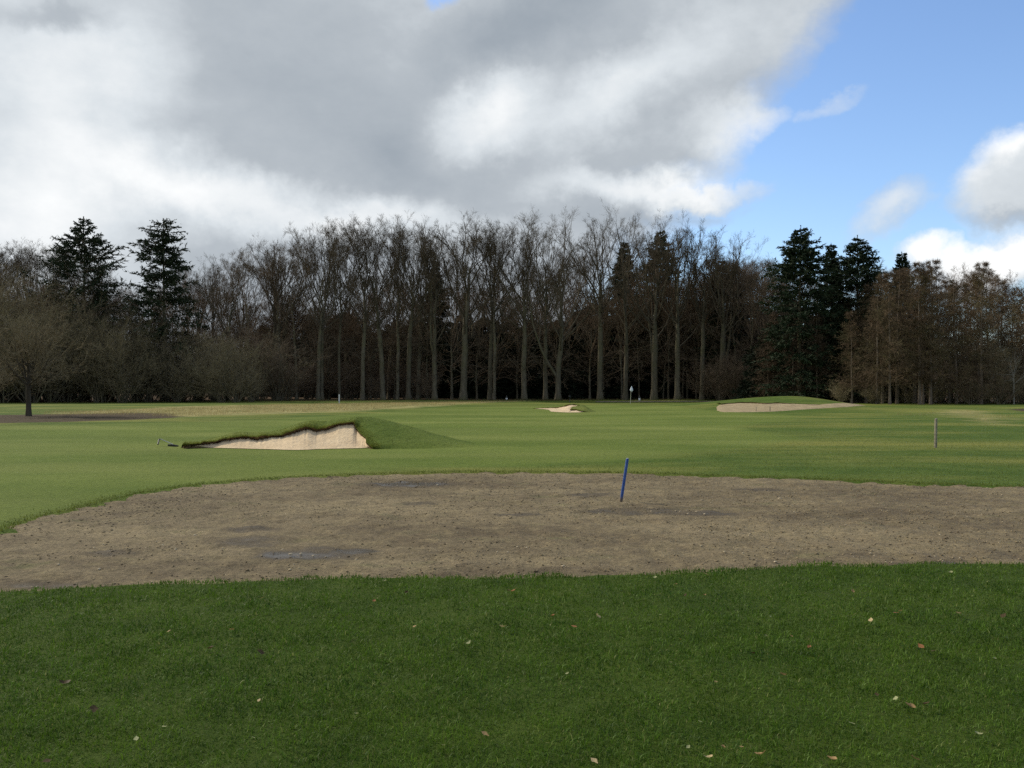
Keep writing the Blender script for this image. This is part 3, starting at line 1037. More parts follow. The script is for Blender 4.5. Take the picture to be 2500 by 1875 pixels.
BK2 = [(1303, 997, 998, 68.6, 1303, 996.6, 69, 1300, 71), (1318, 995.8, 997.6, 67.8, 1318, 995, 68.4, 1315, 72), (1345, 994, 996.3, 66.2, 1345, 992.8, 67, 1342, 71),
       (1363, 994, 996.4, 65.2, 1363, 992.5, 66, 1362, 70), (1376, 990.5, 993.3, 64.6, 1376, 988.8, 65.4, 1376, 69), (1392, 986.8, 989, 64.4, 1392, 985.3, 65.2, 1394, 69),
       (1404, 987.3, 989, 64.3, 1405, 986, 65, 1412, 68.5), (1415, 990, 991, 64.0, 1420, 988, 64.6, 1430, 68), (1396, 993.5, 995, 63.3, 1425, 990, 64, 1445, 67),
       (1391, 999, 1002.5, 62.3, 1428, 994, 63.4, 1455, 66), (1405, 999, 1001, 62.2, 1430, 997, 62.8, 1460, 65), (1412, 1002, 1003.5, 61.9, 1432, 1000, 62.4, 1462, 64),
       (1428, 1004.5, 1005, 61.8, 1442, 1006, 62, 1462, 62.5)]
BF2 = [(1308, 998.3), (1326, 999), (1340, 1001), (1345, 1005), (1355, 1006), (1370, 1006.8), (1378, 1007), (1383, 1007.2), (1386, 1007.3), (1390, 1007.3), (1404, 1007.2), (1415, 1007), (1428, 1005.5)]
bunker('sand_bunker', 'tiny far bunker of cream sand with curling dark edges before the flagged green', BK2, BF2, 5, (M_GROUND, M_EARTH, M_SAND), 12, 0.04, 1.2, 0.10, 3500)


def sheet_on_ground(poly, step, lift, edge_drop=None):
    q = np.array(poly)
    xs = np.arange(q[:, 0].min() - step, q[:, 0].max() + 2 * step, step)
    ys = np.arange(q[:, 1].min() - step, q[:, 1].max() + 2 * step, step)
    X, Y = np.meshgrid(xs, ys)
    x, y = X.ravel(), Y.ravel()
    sd = poly_sd(poly, x, y)
    f = grid_faces(len(ys), len(xs))
    z = height(x, y) + lift * np.clip(sd / (0.6 * step) + 0.6, -1.5, 1)
    f = f[(sd[f] > -step * 0.9).any(1)]
    used = np.zeros(len(x), bool)
    used[f.ravel()] = True
    idx = np.cumsum(used) - 1
    return np.stack([x, y, z], 1)[used], idx[f]


# wide weathered bunker cut into the right mound
W_PX = [(1752, 995), (1757, 989), (1775, 986.5), (1810, 984.5), (1835, 985), (1870, 987), (1895, 985), (1950, 987), (2000, 988.5), (2040, 985), (2060, 984.5), (2095, 988),
        (2112, 991), (2070, 993.5), (2010, 996.5), (1960, 999.5), (1920, 1002.5), (1880, 1005), (1820, 1006.3), (1768, 1006), (1754, 1002)]
W_POLY = ground_poly(W_PX)
wr = ground_at(1880, 1004)
wb = empty('sand_bunker', tuple(wr), 'wide shallow bunker of weathered grey sand cut into the grassy mound', 'bunker')
v, f = sheet_on_ground(W_POLY, 0.22, 0.035)
v[:, 2] += 0.03 * fbm(v[:, 0] * 0.8, v[:, 1] * 0.8, 3, 66)
obj('sand_face', mesh_from('sand_face', v - wr, [f], [M_SAND_OLD]), wb)
# its overhanging turf edge along the back and left
edge_px = [(1760, 988.6), (1775, 986.5), (1810, 984.5), (1835, 985), (1870, 987), (1895, 985), (1950, 987), (2000, 988.5), (2030, 986.5)]
ep = np.array([ground_at(*p) for p in edge_px])
si = np.linspace(0, len(ep) - 1, 90)
ep = np.stack([np.interp(si, np.arange(len(ep)), ep[:, i]) for i in range(3)], 1)
wv = fbm(si * 1.4, si * 0, 3, 8)
taper = np.clip((len(edge_px) - 1 - si) / 4, 0.15, 1)
e0 = ep + np.stack([wv * 0, -0.03 + 0 * wv, 0.012 + 0 * wv], 1)
e1 = ep + np.stack([0 * wv, -0.10 + 0.05 * wv, (0.10 + 0.05 * wv) * taper], 1)
e2 = ep + np.stack([0 * wv, 0.55 + 0 * wv, (0.13 + 0.03 * wv) * taper], 1)
e3 = ep + np.stack([0 * wv, 1.8 + 0 * wv, 0 * wv - 0.02], 1)
for e in (e2, e3):
    e[:, 2] += height(e[:, 0], e[:, 1]) - ep[:, 2]
G = np.array([e0, e1])
obj('earth_edge', mesh_from('earth_edge', G.reshape(-1, 3) - wr, [grid_faces(2, 90)], [M_EARTH]), wb)
G = np.array([e1, e2, e3])
nn = 270
obj('turf_lip', mesh_from('turf_lip', G.reshape(-1, 3) - wr, [grid_faces(3, 90)], [M_GROUND],
    attrs=dict(near=np.zeros(nn), sd_fairway=np.full(nn, -1.0), sd_straw=np.full(nn, -20.), sd_mulch=np.full(nn, -20.), sd_litter=np.full(nn, -20.))), wb)

# gravel track along the foot of the beech row
P_POLY = [(12, 124.2), (22, 124.6), (34, 123.5), (47, 119), (47.5, 120.6), (34, 125.6), (22, 126.8), (12, 126.4)]
v, f = sheet_on_ground(P_POLY, 0.5, 0.02)
tag(obj('path', mesh_from('path', v, [f], [simple_mat('path_gravel', (0.17, 0.145, 0.11), 0.95, 0.3, 1.5)])), kind='structure')

# ---------------------------------------------------------------- trees
UP = np.array([0, 0, 1.0])


def norm(v):
    return v / (np.linalg.norm(v, axis=-1, keepdims=True) + 1e-9)


def grow(rng, P, R, n, trange, ang, lfun, K, trop=0.0, jit=0.12, rratio=0.6, rmax=9.0, tipr=0.25, phi=None, tpow=1.0):
    """children of every branch in P (N,K0,3); lfun(parent index, t) gives their lengths"""
    N, K0, _ = P.shape
    pi = np.repeat(np.arange(N), n)
    t = trange[0] + (trange[1] - trange[0]) * rng.uniform(0, 1, N * n) ** tpow
    s = t * (K0 - 1)
    i0 = np.minimum(s.astype(int), K0 - 2)
    fr = (s - i0)[:, None]
    base = P[pi, i0] * (1 - fr) + P[pi, i0 + 1] * fr
    T = norm(P[pi, i0 + 1] - P[pi, i0])
    r0 = R[pi, i0] * (1 - fr[:, 0]) + R[pi, i0 + 1] * fr[:, 0]
    ref = np.where(np.abs(T[:, 2:3]) < 0.9, UP, np.array([1.0, 0, 0]))
    A = norm(np.cross(T, ref))
    B = np.cross(T, A)
    ph = rng.uniform(0, 2 * np.pi, N * n) if phi is None else phi(pi, t, rng)
    a = rng.uniform(ang[0], ang[1], N * n)
    d = np.cos(a)[:, None] * T + np.sin(a)[:, None] * (np.cos(ph)[:, None] * A + np.sin(ph)[:, None] * B)
    L = lfun(pi, t)
    pts = [base]
    p = base
    for k in range(K - 1):
        d = norm(d + UP * trop + rng.normal(0, jit, d.shape))
        p = p + d * (L / (K - 1))[:, None]
        pts.append(p)
    CP = np.stack(pts, 1)
    rb = np.minimum(r0 * rratio, rmax)
    CR = rb[:, None] * np.linspace(1, tipr, K)[None]
    return CP, CR, L


def ribbons(P, R, rng):
    N, K, _ = P.shape
    T = norm(np.gradient(P, axis=1))
    q = norm(rng.normal(0, 1, (N, 1, 3)))
    A = norm(np.cross(T, np.broadcast_to(q, T.shape)))
    V = np.stack([P - A * R[..., None], P + A * R[..., None]], 2)
    idx = np.arange(N * K * 2).reshape(N, K, 2)
    F = np.stack([idx[:, :-1, 0], idx[:, :-1, 1], idx[:, 1:, 1], idx[:, 1:, 0]], -1).reshape(-1, 4)
    return V.reshape(-1, 3), F


def spikes(P, w, rng):
    """single tapered triangles along P (N,2,3)"""
    N = len(P)
    T = norm(P[:, -1] - P[:, 0])
    A = norm(np.cross(T, norm(rng.normal(0, 1, (N, 3))))) * w
    V = np.stack([P[:, 0] - A, P[:, 0] + A, P[:, -1]], 1).reshape(-1, 3)
    return V, np.arange(3 * N).reshape(-1, 3)


class Geo:
    def __init__(self):
        self.V, self.F, self.M, self.T, self.off = [], [], [], [], 0

    def add(self, vf, mat=0, tint=None):
        v, f = vf
        self.V.append(v)
        self.F.append(f + self.off)
        self.M.append(np.full(len(f), mat))
        self.T.append(np.zeros(len(v)) if tint is None else tint)
        self.off += len(v)

    def mesh(self, name, mats, smooth=True):
        q = [(f, m) for f, m in zip(self.F, self.M)]
        q.sort(key=lambda fm: fm[0].shape[1])
        groups, mi = [], []
        for k in (3, 4):
            fs = [f for f, m in q if f.shape[1] == k]
            if fs:
                groups.append(np.concatenate(fs))
                mi.append(np.concatenate([m for f, m in q if f.shape[1] == k]))
        return mesh_from(name, np.concatenate(self.V), groups, mats, smooth=smooth, mat_idx=np.concatenate(mi), attrs=dict(tint=np.concatenate(self.T)))


def trunk_line(rng, H, top, K, wander, lean):
    z = np.linspace(0, 1, K) ** 1.0 * top
    px = np.cumsum(rng.normal(0, wander, K)) * np.linspace(0, 1, K)
    py = np.cumsum(rng.normal(0, wander, K)) * np.linspace(0, 1, K)
    return np.stack([px + lean[0] * z, py + lean[1] * z, z - 0.15 * (z == 0)], 1)[None]


def beech(seed, H=26.0, r0=0.42, clear=0.32, spread=1.0, lean=(0, 0), nlimb=14, dense=1.0, fork=None, twigmat=None, low=6, broom=1.0, twig=1.0, dome=0.30):
    rng = np.random.default_rng(seed)
    TOP = 0.70
    TP = trunk_line(rng, H, H * TOP, 14, 0.13, lean)
    zz = TP[0, :, 2] / H
    TR = r0 * np.interp(zz, [-0.01, 0.0, 0.02, 0.05, clear, 0.50, TOP], [1.38, 1.38, 1.12, 0.98, 0.84, 0.50, 0.20])[None]
    tr = Geo()
    tr.add(tubes(TP, TR, 10))
    cr = Geo()
    if fork is not None:  # a second stem leaving low
        ft, fa, fphi = fork
        FP, FR, FL = grow(rng, TP, TR, 1, (ft / TOP * 0.8, ft / TOP * 0.8), (fa, fa), lambda i, t: np.full(len(t), H * (0.82 - ft)), 12, 0.22, 0.06, 0.55, 9, 0.14,
                          phi=lambda p, t, r: np.full(len(t), fphi))
        tr.add(tubes(FP, FR, 8))
    g0 = rng.uniform(0, 6.28)

    def limb_phi(p, t, r):
        return g0 + np.arange(len(t)) * 2.399 + r.normal(0, 0.3, len(t))
    tc = clear / TOP

    def limb_len(p, t):
        return (H - t * TOP * H) * rng.uniform(0.80, 1.05, len(t))
    nlo = max(3, nlimb // 3)
    LP, LR, LL = grow(rng, TP, TR, nlo, (tc, 0.66), (math.radians(30) * spread, math.radians(58) * spread), limb_len, 12, 0.115 * broom, 0.12, 0.40, r0 * 0.24, 0.26, phi=limb_phi)
    La, Ra, Lla = grow(rng, TP, TR, nlimb - nlo, (0.55, 1.0), (math.radians(8), math.radians(42) * spread), limb_len, 12, 0.050 * broom, 0.10, 0.62, r0 * 0.26, 0.24, phi=limb_phi)
    LP, LR, LL = np.concatenate([LP, La]), np.concatenate([LR, Ra]), np.concatenate([LL, Lla])
    if fork is not None:
        Pf, Rf, Lf = grow(rng, FP, FR, 6, (0.35, 0.99), (0.25, 0.7), lambda p, t: FL[p] * (1.05 - t) * rng.uniform(.7, 1, len(t)) + 1.5, 12, 0.10, 0.12, 0.5, r0 * .24, 0.25)
        LP, LR, LL = np.concatenate([LP, Pf]), np.concatenate([LR, Rf]), np.concatenate([LL, Lf])
    cr.add(tubes(LP, LR, 5))
    n2 = int(round(7 * dense))
    P2, R2, L2 = grow(rng, LP, LR, n2, (0.36, 0.98), (0.22, 0.62), lambda p, t: LL[p] * rng.uniform(0.22, 0.42, len(t)) * (1.15 - 0.5 * t), 6, 0.055, 0.085, 0.72, 0.075, 0.32)
    if low:  # crooked low branches on the bole
        PL, RL_, LLw = grow(rng, TP, TR, low, (0.18, tc + 0.30), (0.9, 1.5), lambda p, t: rng.uniform(2.0, 5.5, len(t)), 6, -0.01, 0.24, 0.22, 0.045, 0.3)
        P2, R2, L2 = np.concatenate([P2, PL]), np.concatenate([R2, RL_]), np.concatenate([L2, LLw])
    cr.add(tubes(P2, R2, 4), 1)
    n3 = int(round(5 * dense))
    P3, R3, L3 = grow(rng, P2, R2, n3, (0.25, 1.0), (0.22, 0.65), lambda p, t: L2[p] * rng.uniform(0.30, 0.5, len(t)) * (1.15 - 0.5 * t), 4, 0.06, 0.075, 0.65, 0.022 * twig, 0.42)
    cr.add(tubes(P3, R3, 3), 1)
    n4 = int(round(5 * dense))
    P4, R4, L4 = grow(rng, P3, R3, n4, (0.2, 1.0), (0.25, 0.7), lambda p, t: np.maximum(L3[p] * rng.uniform(0.35, 0.6, len(t)), 0.35), 3, 0.07, 0.07, 0.8, 0.0090 * twig, 0.6)
    cr.add(ribbons(P4, np.maximum(R4, 0.0054 * twig), rng), 1)
    P5, R5, L5 = grow(rng, P4, R4, 4, (0.2, 1.0), (0.25, 0.70), lambda p, t: rng.uniform(0.3, 0.8, len(t)), 2, 0.10, 0.06)
    cr.add(spikes(P5, 0.0058 * twig, rng), 1)
    # the crown rounds off to a dome
    rm = 0.27 * H
    for v in cr.V:
        rr = np.hypot(v[:, 0] - lean[0] * H, v[:, 1])
        zc = H * (0.86 - dome * (rr / rm) ** 2 * 0.5)
        zc = np.maximum(zc, 0.5 * H)
        over = v[:, 2] > zc
        v[:, 2] = np.where(over, zc + (v[:, 2] - zc) * 0.80, v[:, 2])
    return tr.mesh('trunk', [M_BARK]), cr.mesh('crown', [M_BARK_HIGH if twigmat is None else twigmat, twigmat or M_TWIG])


def shrub(seed, H=8.0, nstem=16, spread=0.75, mat=None, dense=1.0):
    rng = np.random.default_rng(seed)
    n = nstem
    a = rng.uniform(0, 6.28, n)
    base = np.stack([np.cos(a), np.sin(a), 0 * a], 1) * rng.uniform(0.05, 0.5, n)[:, None]
    base[:, 2] = -0.1
    tilt = rng.uniform(0.03, spread, n)
    d = np.stack([np.cos(a) * np.sin(tilt), np.sin(a) * np.sin(tilt), np.cos(tilt)], 1)
    L = H * rng.uniform(0.75, 1.0, n)
    pts, p = [base], base
    for k in range(7):
        d = norm(d + UP * 0.05 + rng.normal(0, 0.07, d.shape))
        p = p + d * (L / 7)[:, None]
        pts.append(p)
    P1 = np.stack(pts, 1)
    R1 = rng.uniform(0.03, 0.07, n)[:, None] * np.linspace(1, 0.2, 8)[None]
    st = Geo()
    st.add(tubes(P1, R1, 5))
    cr = Geo()
    P2, R2, L2 = grow(rng, P1, R1, int(11 * dense), (0.08, 1.0), (0.4, 1.0), lambda p, t: L[p] * rng.uniform(0.22, 0.42, len(t)) * (1.1 - 0.4 * t), 5, 0.06, 0.15, 0.6, 0.03, 0.3)
    cr.add(tubes(P2, R2, 3))
    P3, R3, L3 = grow(rng, P2, R2, int(8 * dense), (0.1, 1.0), (0.4, 0.95), lambda p, t: L2[p] * rng.uniform(0.3, 0.5, len(t)), 3, 0.08, 0.15, 0.6, 0.012, 0.5)
    cr.add(ribbons(P3, np.maximum(R3, 0.007), rng))
    P4, R4, L4 = grow(rng, P3, R3, 5, (0.1, 1.0), (0.4, 1.0), lambda p, t: rng.uniform(0.25, 0.6, len(t)), 2, 0.1, 0.1)
    cr.add(spikes(P4, 0.009, rng))
    return st.mesh('stems', [M_BARK]), cr.mesh('crown', [mat or M_TWIG_OLIVE])


def conifer(seed, H=22.0, r0=0.32, width=4.5, clear=0.12, mat=None, droop=-0.05, gaps=0.0, upturn=0.0, top=0.06, whorl=0.55, per=6, spray=1.0, irregular=0.25, profile=None, point=0.85):
    rng = np.random.default_rng(seed)
    TP = trunk_line(rng, H, H, 14, 0.03, (0, 0))
    TR = r0 * np.interp(TP[0, :, 2] / H, [0, 0.03, 1], [1.25, 1.0, 0.06])[None]
    tr = Geo()
    tr.add(tubes(TP, TR, 8))
    zs, phs, ls = [], [], []
    z = clear * H
    while z < H * 0.985:
        tt = (z / H - clear) / (1 - clear)
        prof = (1 - tt) ** 0.85 if profile is None else np.interp(tt, *profile)
        k = per if tt < 0.85 else max(4, per - 1)
        ph0 = rng.uniform(0, 6.28)
        for i in range(k):
            if rng.uniform() < gaps:
                continue
            zs.append(z + rng.normal(0, 0.16))
            phs.append(ph0 + i * 6.283 / k + rng.normal(0, 0.25))
            ls.append(min(max(0.35, width * prof * (1 + rng.normal(0, irregular))) + top, (H - z) * point + 0.15))
        z += whorl * rng.uniform(0.7, 1.3) * (0.65 + 0.5 * (1 - tt))
    zs, phs, ls = map(np.array, (zs, phs, ls))
    n = len(zs)
    K = 6
    tt = np.clip(zs / H, 0, 1)
    bx = np.interp(zs, TP[0, :, 2], TP[0, :, 0])
    by = np.interp(zs, TP[0, :, 2], TP[0, :, 1])
    el = np.interp(tt, [0, 0.5, 1], [-0.18, 0.10, 0.32]) + rng.normal(0, 0.12, n)
    d = np.stack([np.cos(phs) * np.cos(el), np.sin(phs) * np.cos(el), np.sin(el)], 1)
    p = np.stack([bx, by, zs], 1)
    pts = [p]
    for k in range(K - 1):
        d = norm(d + UP * (droop if k < 3 else upturn) + rng.normal(0, 0.06, d.shape))
        p = p + d * (ls / (K - 1))[:, None]
        pts.append(p)
    BP = np.stack(pts, 1)
    BR = np.clip(ls * 0.012, 0.012, 0.06)[:, None] * np.linspace(1, 0.3, K)[None]
    br = Geo()
    br.add(tubes(BP, BR, 3), 0)
    # side shoots, each dressed with needle sprays
    ns = 11

    def side_phi(pi, t, r):
        return np.where(r.uniform(0, 1, len(t)) < 0.5, 0, np.pi) + r.normal(0, 0.5, len(t))
    SP, SR, SL = grow(rng, BP, BR, ns, (0.12, 1.0), (0.5, 1.0), lambda pi, t: ls[pi] * rng.uniform(0.14, 0.34, len(t)) * (1.25 - 0.6 * t) + 0.25, 3, -0.10, 0.08, 0.5, 0.012, 0.4, phi=side_phi)
    lead = TP[0, -1] + np.linspace(-2.2, 0.25, 9)[:, None] * UP
    allS = np.concatenate([SP[:, ::2], BP[:, 2:5:2], BP[:, 3::2], np.stack([lead[:-1], lead[1:]], 1)])
    fine = np.clip((H - allS[:, 0, 2]) / 3.5, 0.35, 1.0)
    NP_, NR, NL = grow(rng, allS, np.full(allS.shape[:2], 0.02), 11, (0.0, 1.0), (0.35, 1.15), lambda pi, t: rng.uniform(0.18, 0.46, len(t)) * spray * fine[pi], 2, -0.10, 0.15)
    v, f = spikes(NP_, 0.055 * spray, rng)
    ends, w0 = NP_[:, 1], NP_[:, 0]
    br.add((v, f), 1, np.repeat(np.clip(rng.beta(2, 2.4, len(f)) + 0.1 * rng.normal(0, 1, len(f)), 0, 1), 3))
    return tr.mesh('trunk', [M_LARCH_BARK if mat is M_LARCH else M_BARK]), br.mesh('crown', [M_TWIG, mat or M_NEEDLE])


def larch(seed, H=15.0, r0=0.16, width=2.6, clear=0.14, mat=None):
    rng = np.random.default_rng(seed)
    TP = trunk_line(rng, H, H, 12, 0.05, (rng.normal(0, 0.015), 0))
    TR = r0 * np.interp(TP[0, :, 2] / H, [0, 0.03, 1], [1.3, 1.0, 0.05])[None]
    tr = Geo()
    tr.add(tubes(TP, TR, 7))
    cr = Geo()
    P1, R1, L1 = grow(rng, TP, TR, 140, (clear, 0.985), (1.0, 1.6), lambda p, t: width * (1.02 - t) ** 0.75 * rng.uniform(0.3, 1.15, len(t)) + 0.3, 6, -0.015, 0.10, 0.3, 0.028, 0.25)
    cr.add(tubes(P1, R1, 3))
    P2, R2, L2 = grow(rng, P1, R1, 12, (0.1, 1.0), (0.5, 1.2), lambda p, t: L1[p] * rng.uniform(0.2, 0.4, len(t)) * (1.2 - .5 * t), 3, -0.03, 0.15, 0.6, 0.010, 0.5)
    cr.add(ribbons(P2, np.maximum(R2, 0.008), rng))
    P3, R3, L3 = grow(rng, P2, R2, 6, (0.1, 1.0), (0.5, 1.2), lambda p, t: rng.uniform(0.2, 0.5, len(t)), 2, -0.03, 0.1)
    cr.add(spikes(P3, 0.0115, rng))
    return tr.mesh('trunk', [M_LARCH_BARK]), cr.mesh('crown', [mat or M_LARCH])


def place(name, label, cat, group, meshes, px, depth, scale=(1, 1, 1), rot=0.0, sink=0.0, part_names=('trunk', 'crown')):
    x = depth * (px - CX) / F_PX
    loc = (x, depth, float(height(x, depth)) - sink)
    r = empty(name, loc, label, cat, group)
    r.rotation_euler = (0, 0, rot)
    r.scale = scale
    for pn, me in zip(part_names, meshes):
        obj(pn, me, r)
    return r


def top_h(px, py, depth):
    x = depth * (px - CX) / F_PX
    return EYE + (HORIZON - py) / F_PX * depth - float(height(x, depth))


RT = random.Random(5)
# ---- the front row of beeches: px of the bole, depth, px height of the top, bole radius, spread, lean, fork, label
ROW = [
    (785, 128, 548, 0.36, 0.85, (0.004, 0), None, 'slender beech standing where the thicket gives way to open boles'),
    (829, 129, 535, 0.24, 0.70, (0.0, 0), None, 'thin straight beech directly behind the white marker post'),
    (885, 129, 528, 0.34, 0.80, (0.0, 0), None, 'straight grey beech next to the one behind the white marker post'),
    (935, 129, 545, 0.42, 0.90, (-0.035, 0), None, 'beech whose bole leans and bows above a swollen foot'),
    (970, 131, 540, 0.36, 0.80, (0.0, 0), None, 'beech beside the bowed leaning bole, clean trunk'),
    (997, 130, 530, 0.42, 0.85, (0.0, 0), None, 'tall beech between the bowed bole and the forked one'),
    (1021, 133, 560, 0.36, 0.80, (0.006, 0), None, 'dull brown beech set slightly back in the row'),
    (1061, 131, 560, 0.46, 0.85, (0.0, 0), (0.30, 0.50, 2.6), 'beech forking into two stems low on its bole'),
    (1131, 131, 513, 0.60, 1.05, (0.0, 0), None, 'stout beech with the broadest fan-shaped crown, its bole the thickest'),
    (1196, 132, 535, 0.38, 0.85, (0.004, 0), None, 'darker bole of the close pair of beeches'),
    (1206, 131, 530, 0.27, 0.75, (-0.004, 0), None, 'thin pale bole of the close pair of beeches'),
    (1280, 131, 560, 0.48, 0.95, (-0.008, 0), None, 'beech with a flared foot behind the tiny curling bunker'),
    (1332, 132, 519, 0.42, 0.95, (0.0, 0), None, 'tall straight beech beside the elbowed one, airy high crown'),
    (1362, 131, 600, 0.52, 0.90, (0.006, 0), (0.17, 0.75, 2.0), 'beech with a bent elbow limb leaving low on its stout bole'),
    (1465, 132, 522, 0.48, 1.0, (0.0, 0), None, 'tall straight beech between the elbowed one and the flagstick'),
    (1527, 131, 528, 0.42, 0.95, (0.004, 0), None, 'beech standing just behind the flagstick'),
    (1597, 131, 560, 0.56, 0.95, (0.02, 0), (0.22, 0.65, 0.2), 'thick leaning beech with a long limb reaching out, past the flagstick'),
    (1654, 131, 535, 0.48, 1.05, (-0.006, 0), None, 'beech with a wide flared foot past the leaning beech'),
    (1714, 130, 555, 0.42, 1.0, (0.004, 0), None, 'mossy beech standing left of where the grassy mound rises'),
    (1763, 129, 580, 0.54, 1.0, (0.0, 0), (0.20, 0.85, 5.6), 'stout brown beech rising at the foot of the grassy mound'),
]
BEECH_MESHES = []
REUSE = {2: 0, 4: 1, 6: 5, 9: 0, 10: 1, 15: 12, 18: 14}   # boles that share the build of another, turned
for i, (px, dep, ty, r0, sp, ln, fk, lab) in enumerate(ROW):
    H = top_h(px, ty, dep)
    ms = beech(100 + i, H, r0 * 0.88, RT.uniform(0.26, 0.40), sp * 1.1, ln, RT.choice([14, 16, 17]), 1.0, fk, None, RT.choice([12, 15, 18])) if i not in REUSE else BEECH_MESHES[REUSE[i]][0]
    H0 = H if i not in REUSE else BEECH_MESHES[REUSE[i]][1]
    BEECH_MESHES.append((ms, H0))
    k = 1.0 if i not in REUSE else math.sqrt(r0 / ROW[REUSE[i]][3])
    place('beech_tree', lab, 'tree', 'beeches along the front of the wood', ms, px, dep, (H / H0 * k, H / H0 * k, H / H0), 0.0 if i not in REUSE else 2.1)

# ---- a second, browner kind deeper in the wood, and their copies
BROWN = [(beech(300 + i, 20.0, 0.18, 0.22, 1.0, (0, 0), 14, 1.0, None, M_TWIG_BROWN, 16), 20.0) for i in range(3)]


ZONES = [(150, 'behind the lone round tree'), (300, 'below the conical fir'), (500, 'below the blunt-topped fir'), (760, 'between blunt-topped fir and marker post'),
         (960, 'near the white marker post'), (1200, 'near the stoutest beech'), (1430, 'beyond the tiny bunker'), (1640, 'beyond the flagstick'),
         (1860, 'where the mound begins'), (2060, 'beyond the mound crest'), (2300, 'near the tight larch trio'), (9999, 'towards the pale sapling')]


def zone(px):
    return next(z for lim, z in ZONES if px < lim)


def fill(kind, n, px0, px1, d0, d1, ty, label, group, name='beech_tree', jitter=14, wide=(0.85, 1.15)):
    """copies of ready meshes; ty: list of (px, top py) giving the skyline of that layer"""
    for k in range(n):
        px = px0 + (px1 - px0) * (k + RT.uniform(0.1, 0.9)) / n
        dep = RT.uniform(d0, d1)
        ms, H0 = RT.choice(kind)
        top = float(np.interp(px, [q[0] for q in ty], [q[1] for q in ty])) + RT.uniform(-jitter * 0.4, jitter)
        H = top_h(px, top, dep)
        s = H / H0
        w = s * RT.uniform(*wide)
        place(name, label + ' ' + zone(px), 'bush' if 'bush' in name or 'brush' in name else 'tree', group + ' ' + zone(px), ms, px, dep, (w, w, s), RT.uniform(0, 6.28),
              part_names=('stems', 'crown') if 'bush' in name or 'brush' in name else ('trunk', 'crown'))


SKYLINE = [(-400, 600), (0, 588), (130, 580), (250, 640), (380, 660), (480, 640), (560, 628), (650, 592), (740, 585), (800, 540), (900, 530), (1000, 545), (1131, 522),
           (1330, 530), (1500, 530), (1650, 540), (1720, 560), (1790, 590), (1860, 620), (1930, 650), (2100, 640), (2250, 640), (2400, 660), (2500, 660), (2900, 640)]
DEEP_LINE = [(p, y + 105) for p, y in SKYLINE]
fill(BEECH_MESHES[:7] + BEECH_MESHES[8:13], 21, 560, 1900, 142, 160, DEEP_LINE, 'bare grey tree of the second rank', 'trees behind the beech row')
fill(BEECH_MESHES[4:13:2] + BROWN, 30, 500, 2000, 164, 188, [(p, y + 170) for p, y in SKYLINE], 'bare tree deep in the wood', 'trees deep in the wood')
fill(BEECH_MESHES[1:12:2], 9, -150, 240, 128, 142, SKYLINE, 'bare spreading tree rising above the olive thicket', 'bare trees behind the thicket')
fill(BEECH_MESHES[1:12:2] + BROWN, 10, 430, 780, 124, 140, SKYLINE, 'bare brown-grey tree at the edge of the wood', 'bare trees between firs and beech row')
fill(BROWN, 16, 470, 1000, 134, 142, [(470, 770), (700, 760), (1000, 780)], 'short brown understorey tree in the shade', 'understorey trees', wide=(0.9, 1.3))
fill(BROWN, 10, 1790, 2060, 122, 136, [(1750, 640), (1880, 640), (2060, 700)], 'brown twiggy tree in front of dark firs', 'brown trees behind the mound')
fill(BROWN, 14, 1500, 1900, 134, 146, [(1560, 700), (1750, 640), (1880, 640), (2060, 700)], 'brown twiggy tree behind the beech row', 'brown trees behind the last beeches')
fill(BEECH_MESHES[2:12:3] + BROWN, 10, 2120, 2750, 118, 135, SKYLINE, 'bare grey tree rising over the rusty larches', 'bare trees behind the larches')
fill(BROWN, 12, 60, 560, 122, 145, [(60, 700), (560, 700)], 'low brown tree behind the olive thicket', 'brown trees behind the thicket', wide=(1.0, 1.4))

fill(BROWN, 26, 600, 1850, 133.5, 141, [(600, 715), (850, 700), (1150, 715), (1400, 705), (1800, 660)], 'slim brown tree standing close behind the beech boles', 'slim brown trees behind the boles', jitter=60, wide=(0.9, 1.3))

# ---- dark conifers
firL1 = conifer(501, 24.0, 0.36, 5.3, 0.22, M_NEEDLE, -0.03, 0.14, 0.16, 0.1, 0.66, 6, 1.35, 0.30,
                profile=([0, 0.45, 0.66, 0.80, 0.90, 1.0], [0.95, 1.0, 0.92, 0.60, 0.38, 0.06]), point=0.80)
firL2 = conifer(502, 24.0, 0.36, 4.6, 0.24, M_NEEDLE, -0.04, 0.16, 0.03, 0.3, 0.62, 6, 1.35, 0.34,
                profile=([0, 0.3, 0.55, 0.62, 0.75, 0.85, 0.95, 1.0], [1.0, 1.0, 0.72, 0.50, 0.52, 0.40, 0.44, 0.30]), point=1.7)
firR1 = conifer(503, 22.0, 0.30, 3.5, 0.08, M_NEEDLE_BLUE, -0.03, 0.05, 0.06, 0.1, 0.58, 7, 1.15, 0.25,
                profile=([0, 0.35, 0.6, 0.8, 0.90, 0.96, 1.0], [1.0, 0.98, 0.86, 0.66, 0.40, 0.18, 0.03]))
firR2 = conifer(504, 22.0, 0.28, 3.4, 0.08, M_NEEDLE_BLUE, -0.05, 0.06, 0.10, 0.1, 0.60, 7, 1.15, 0.3)
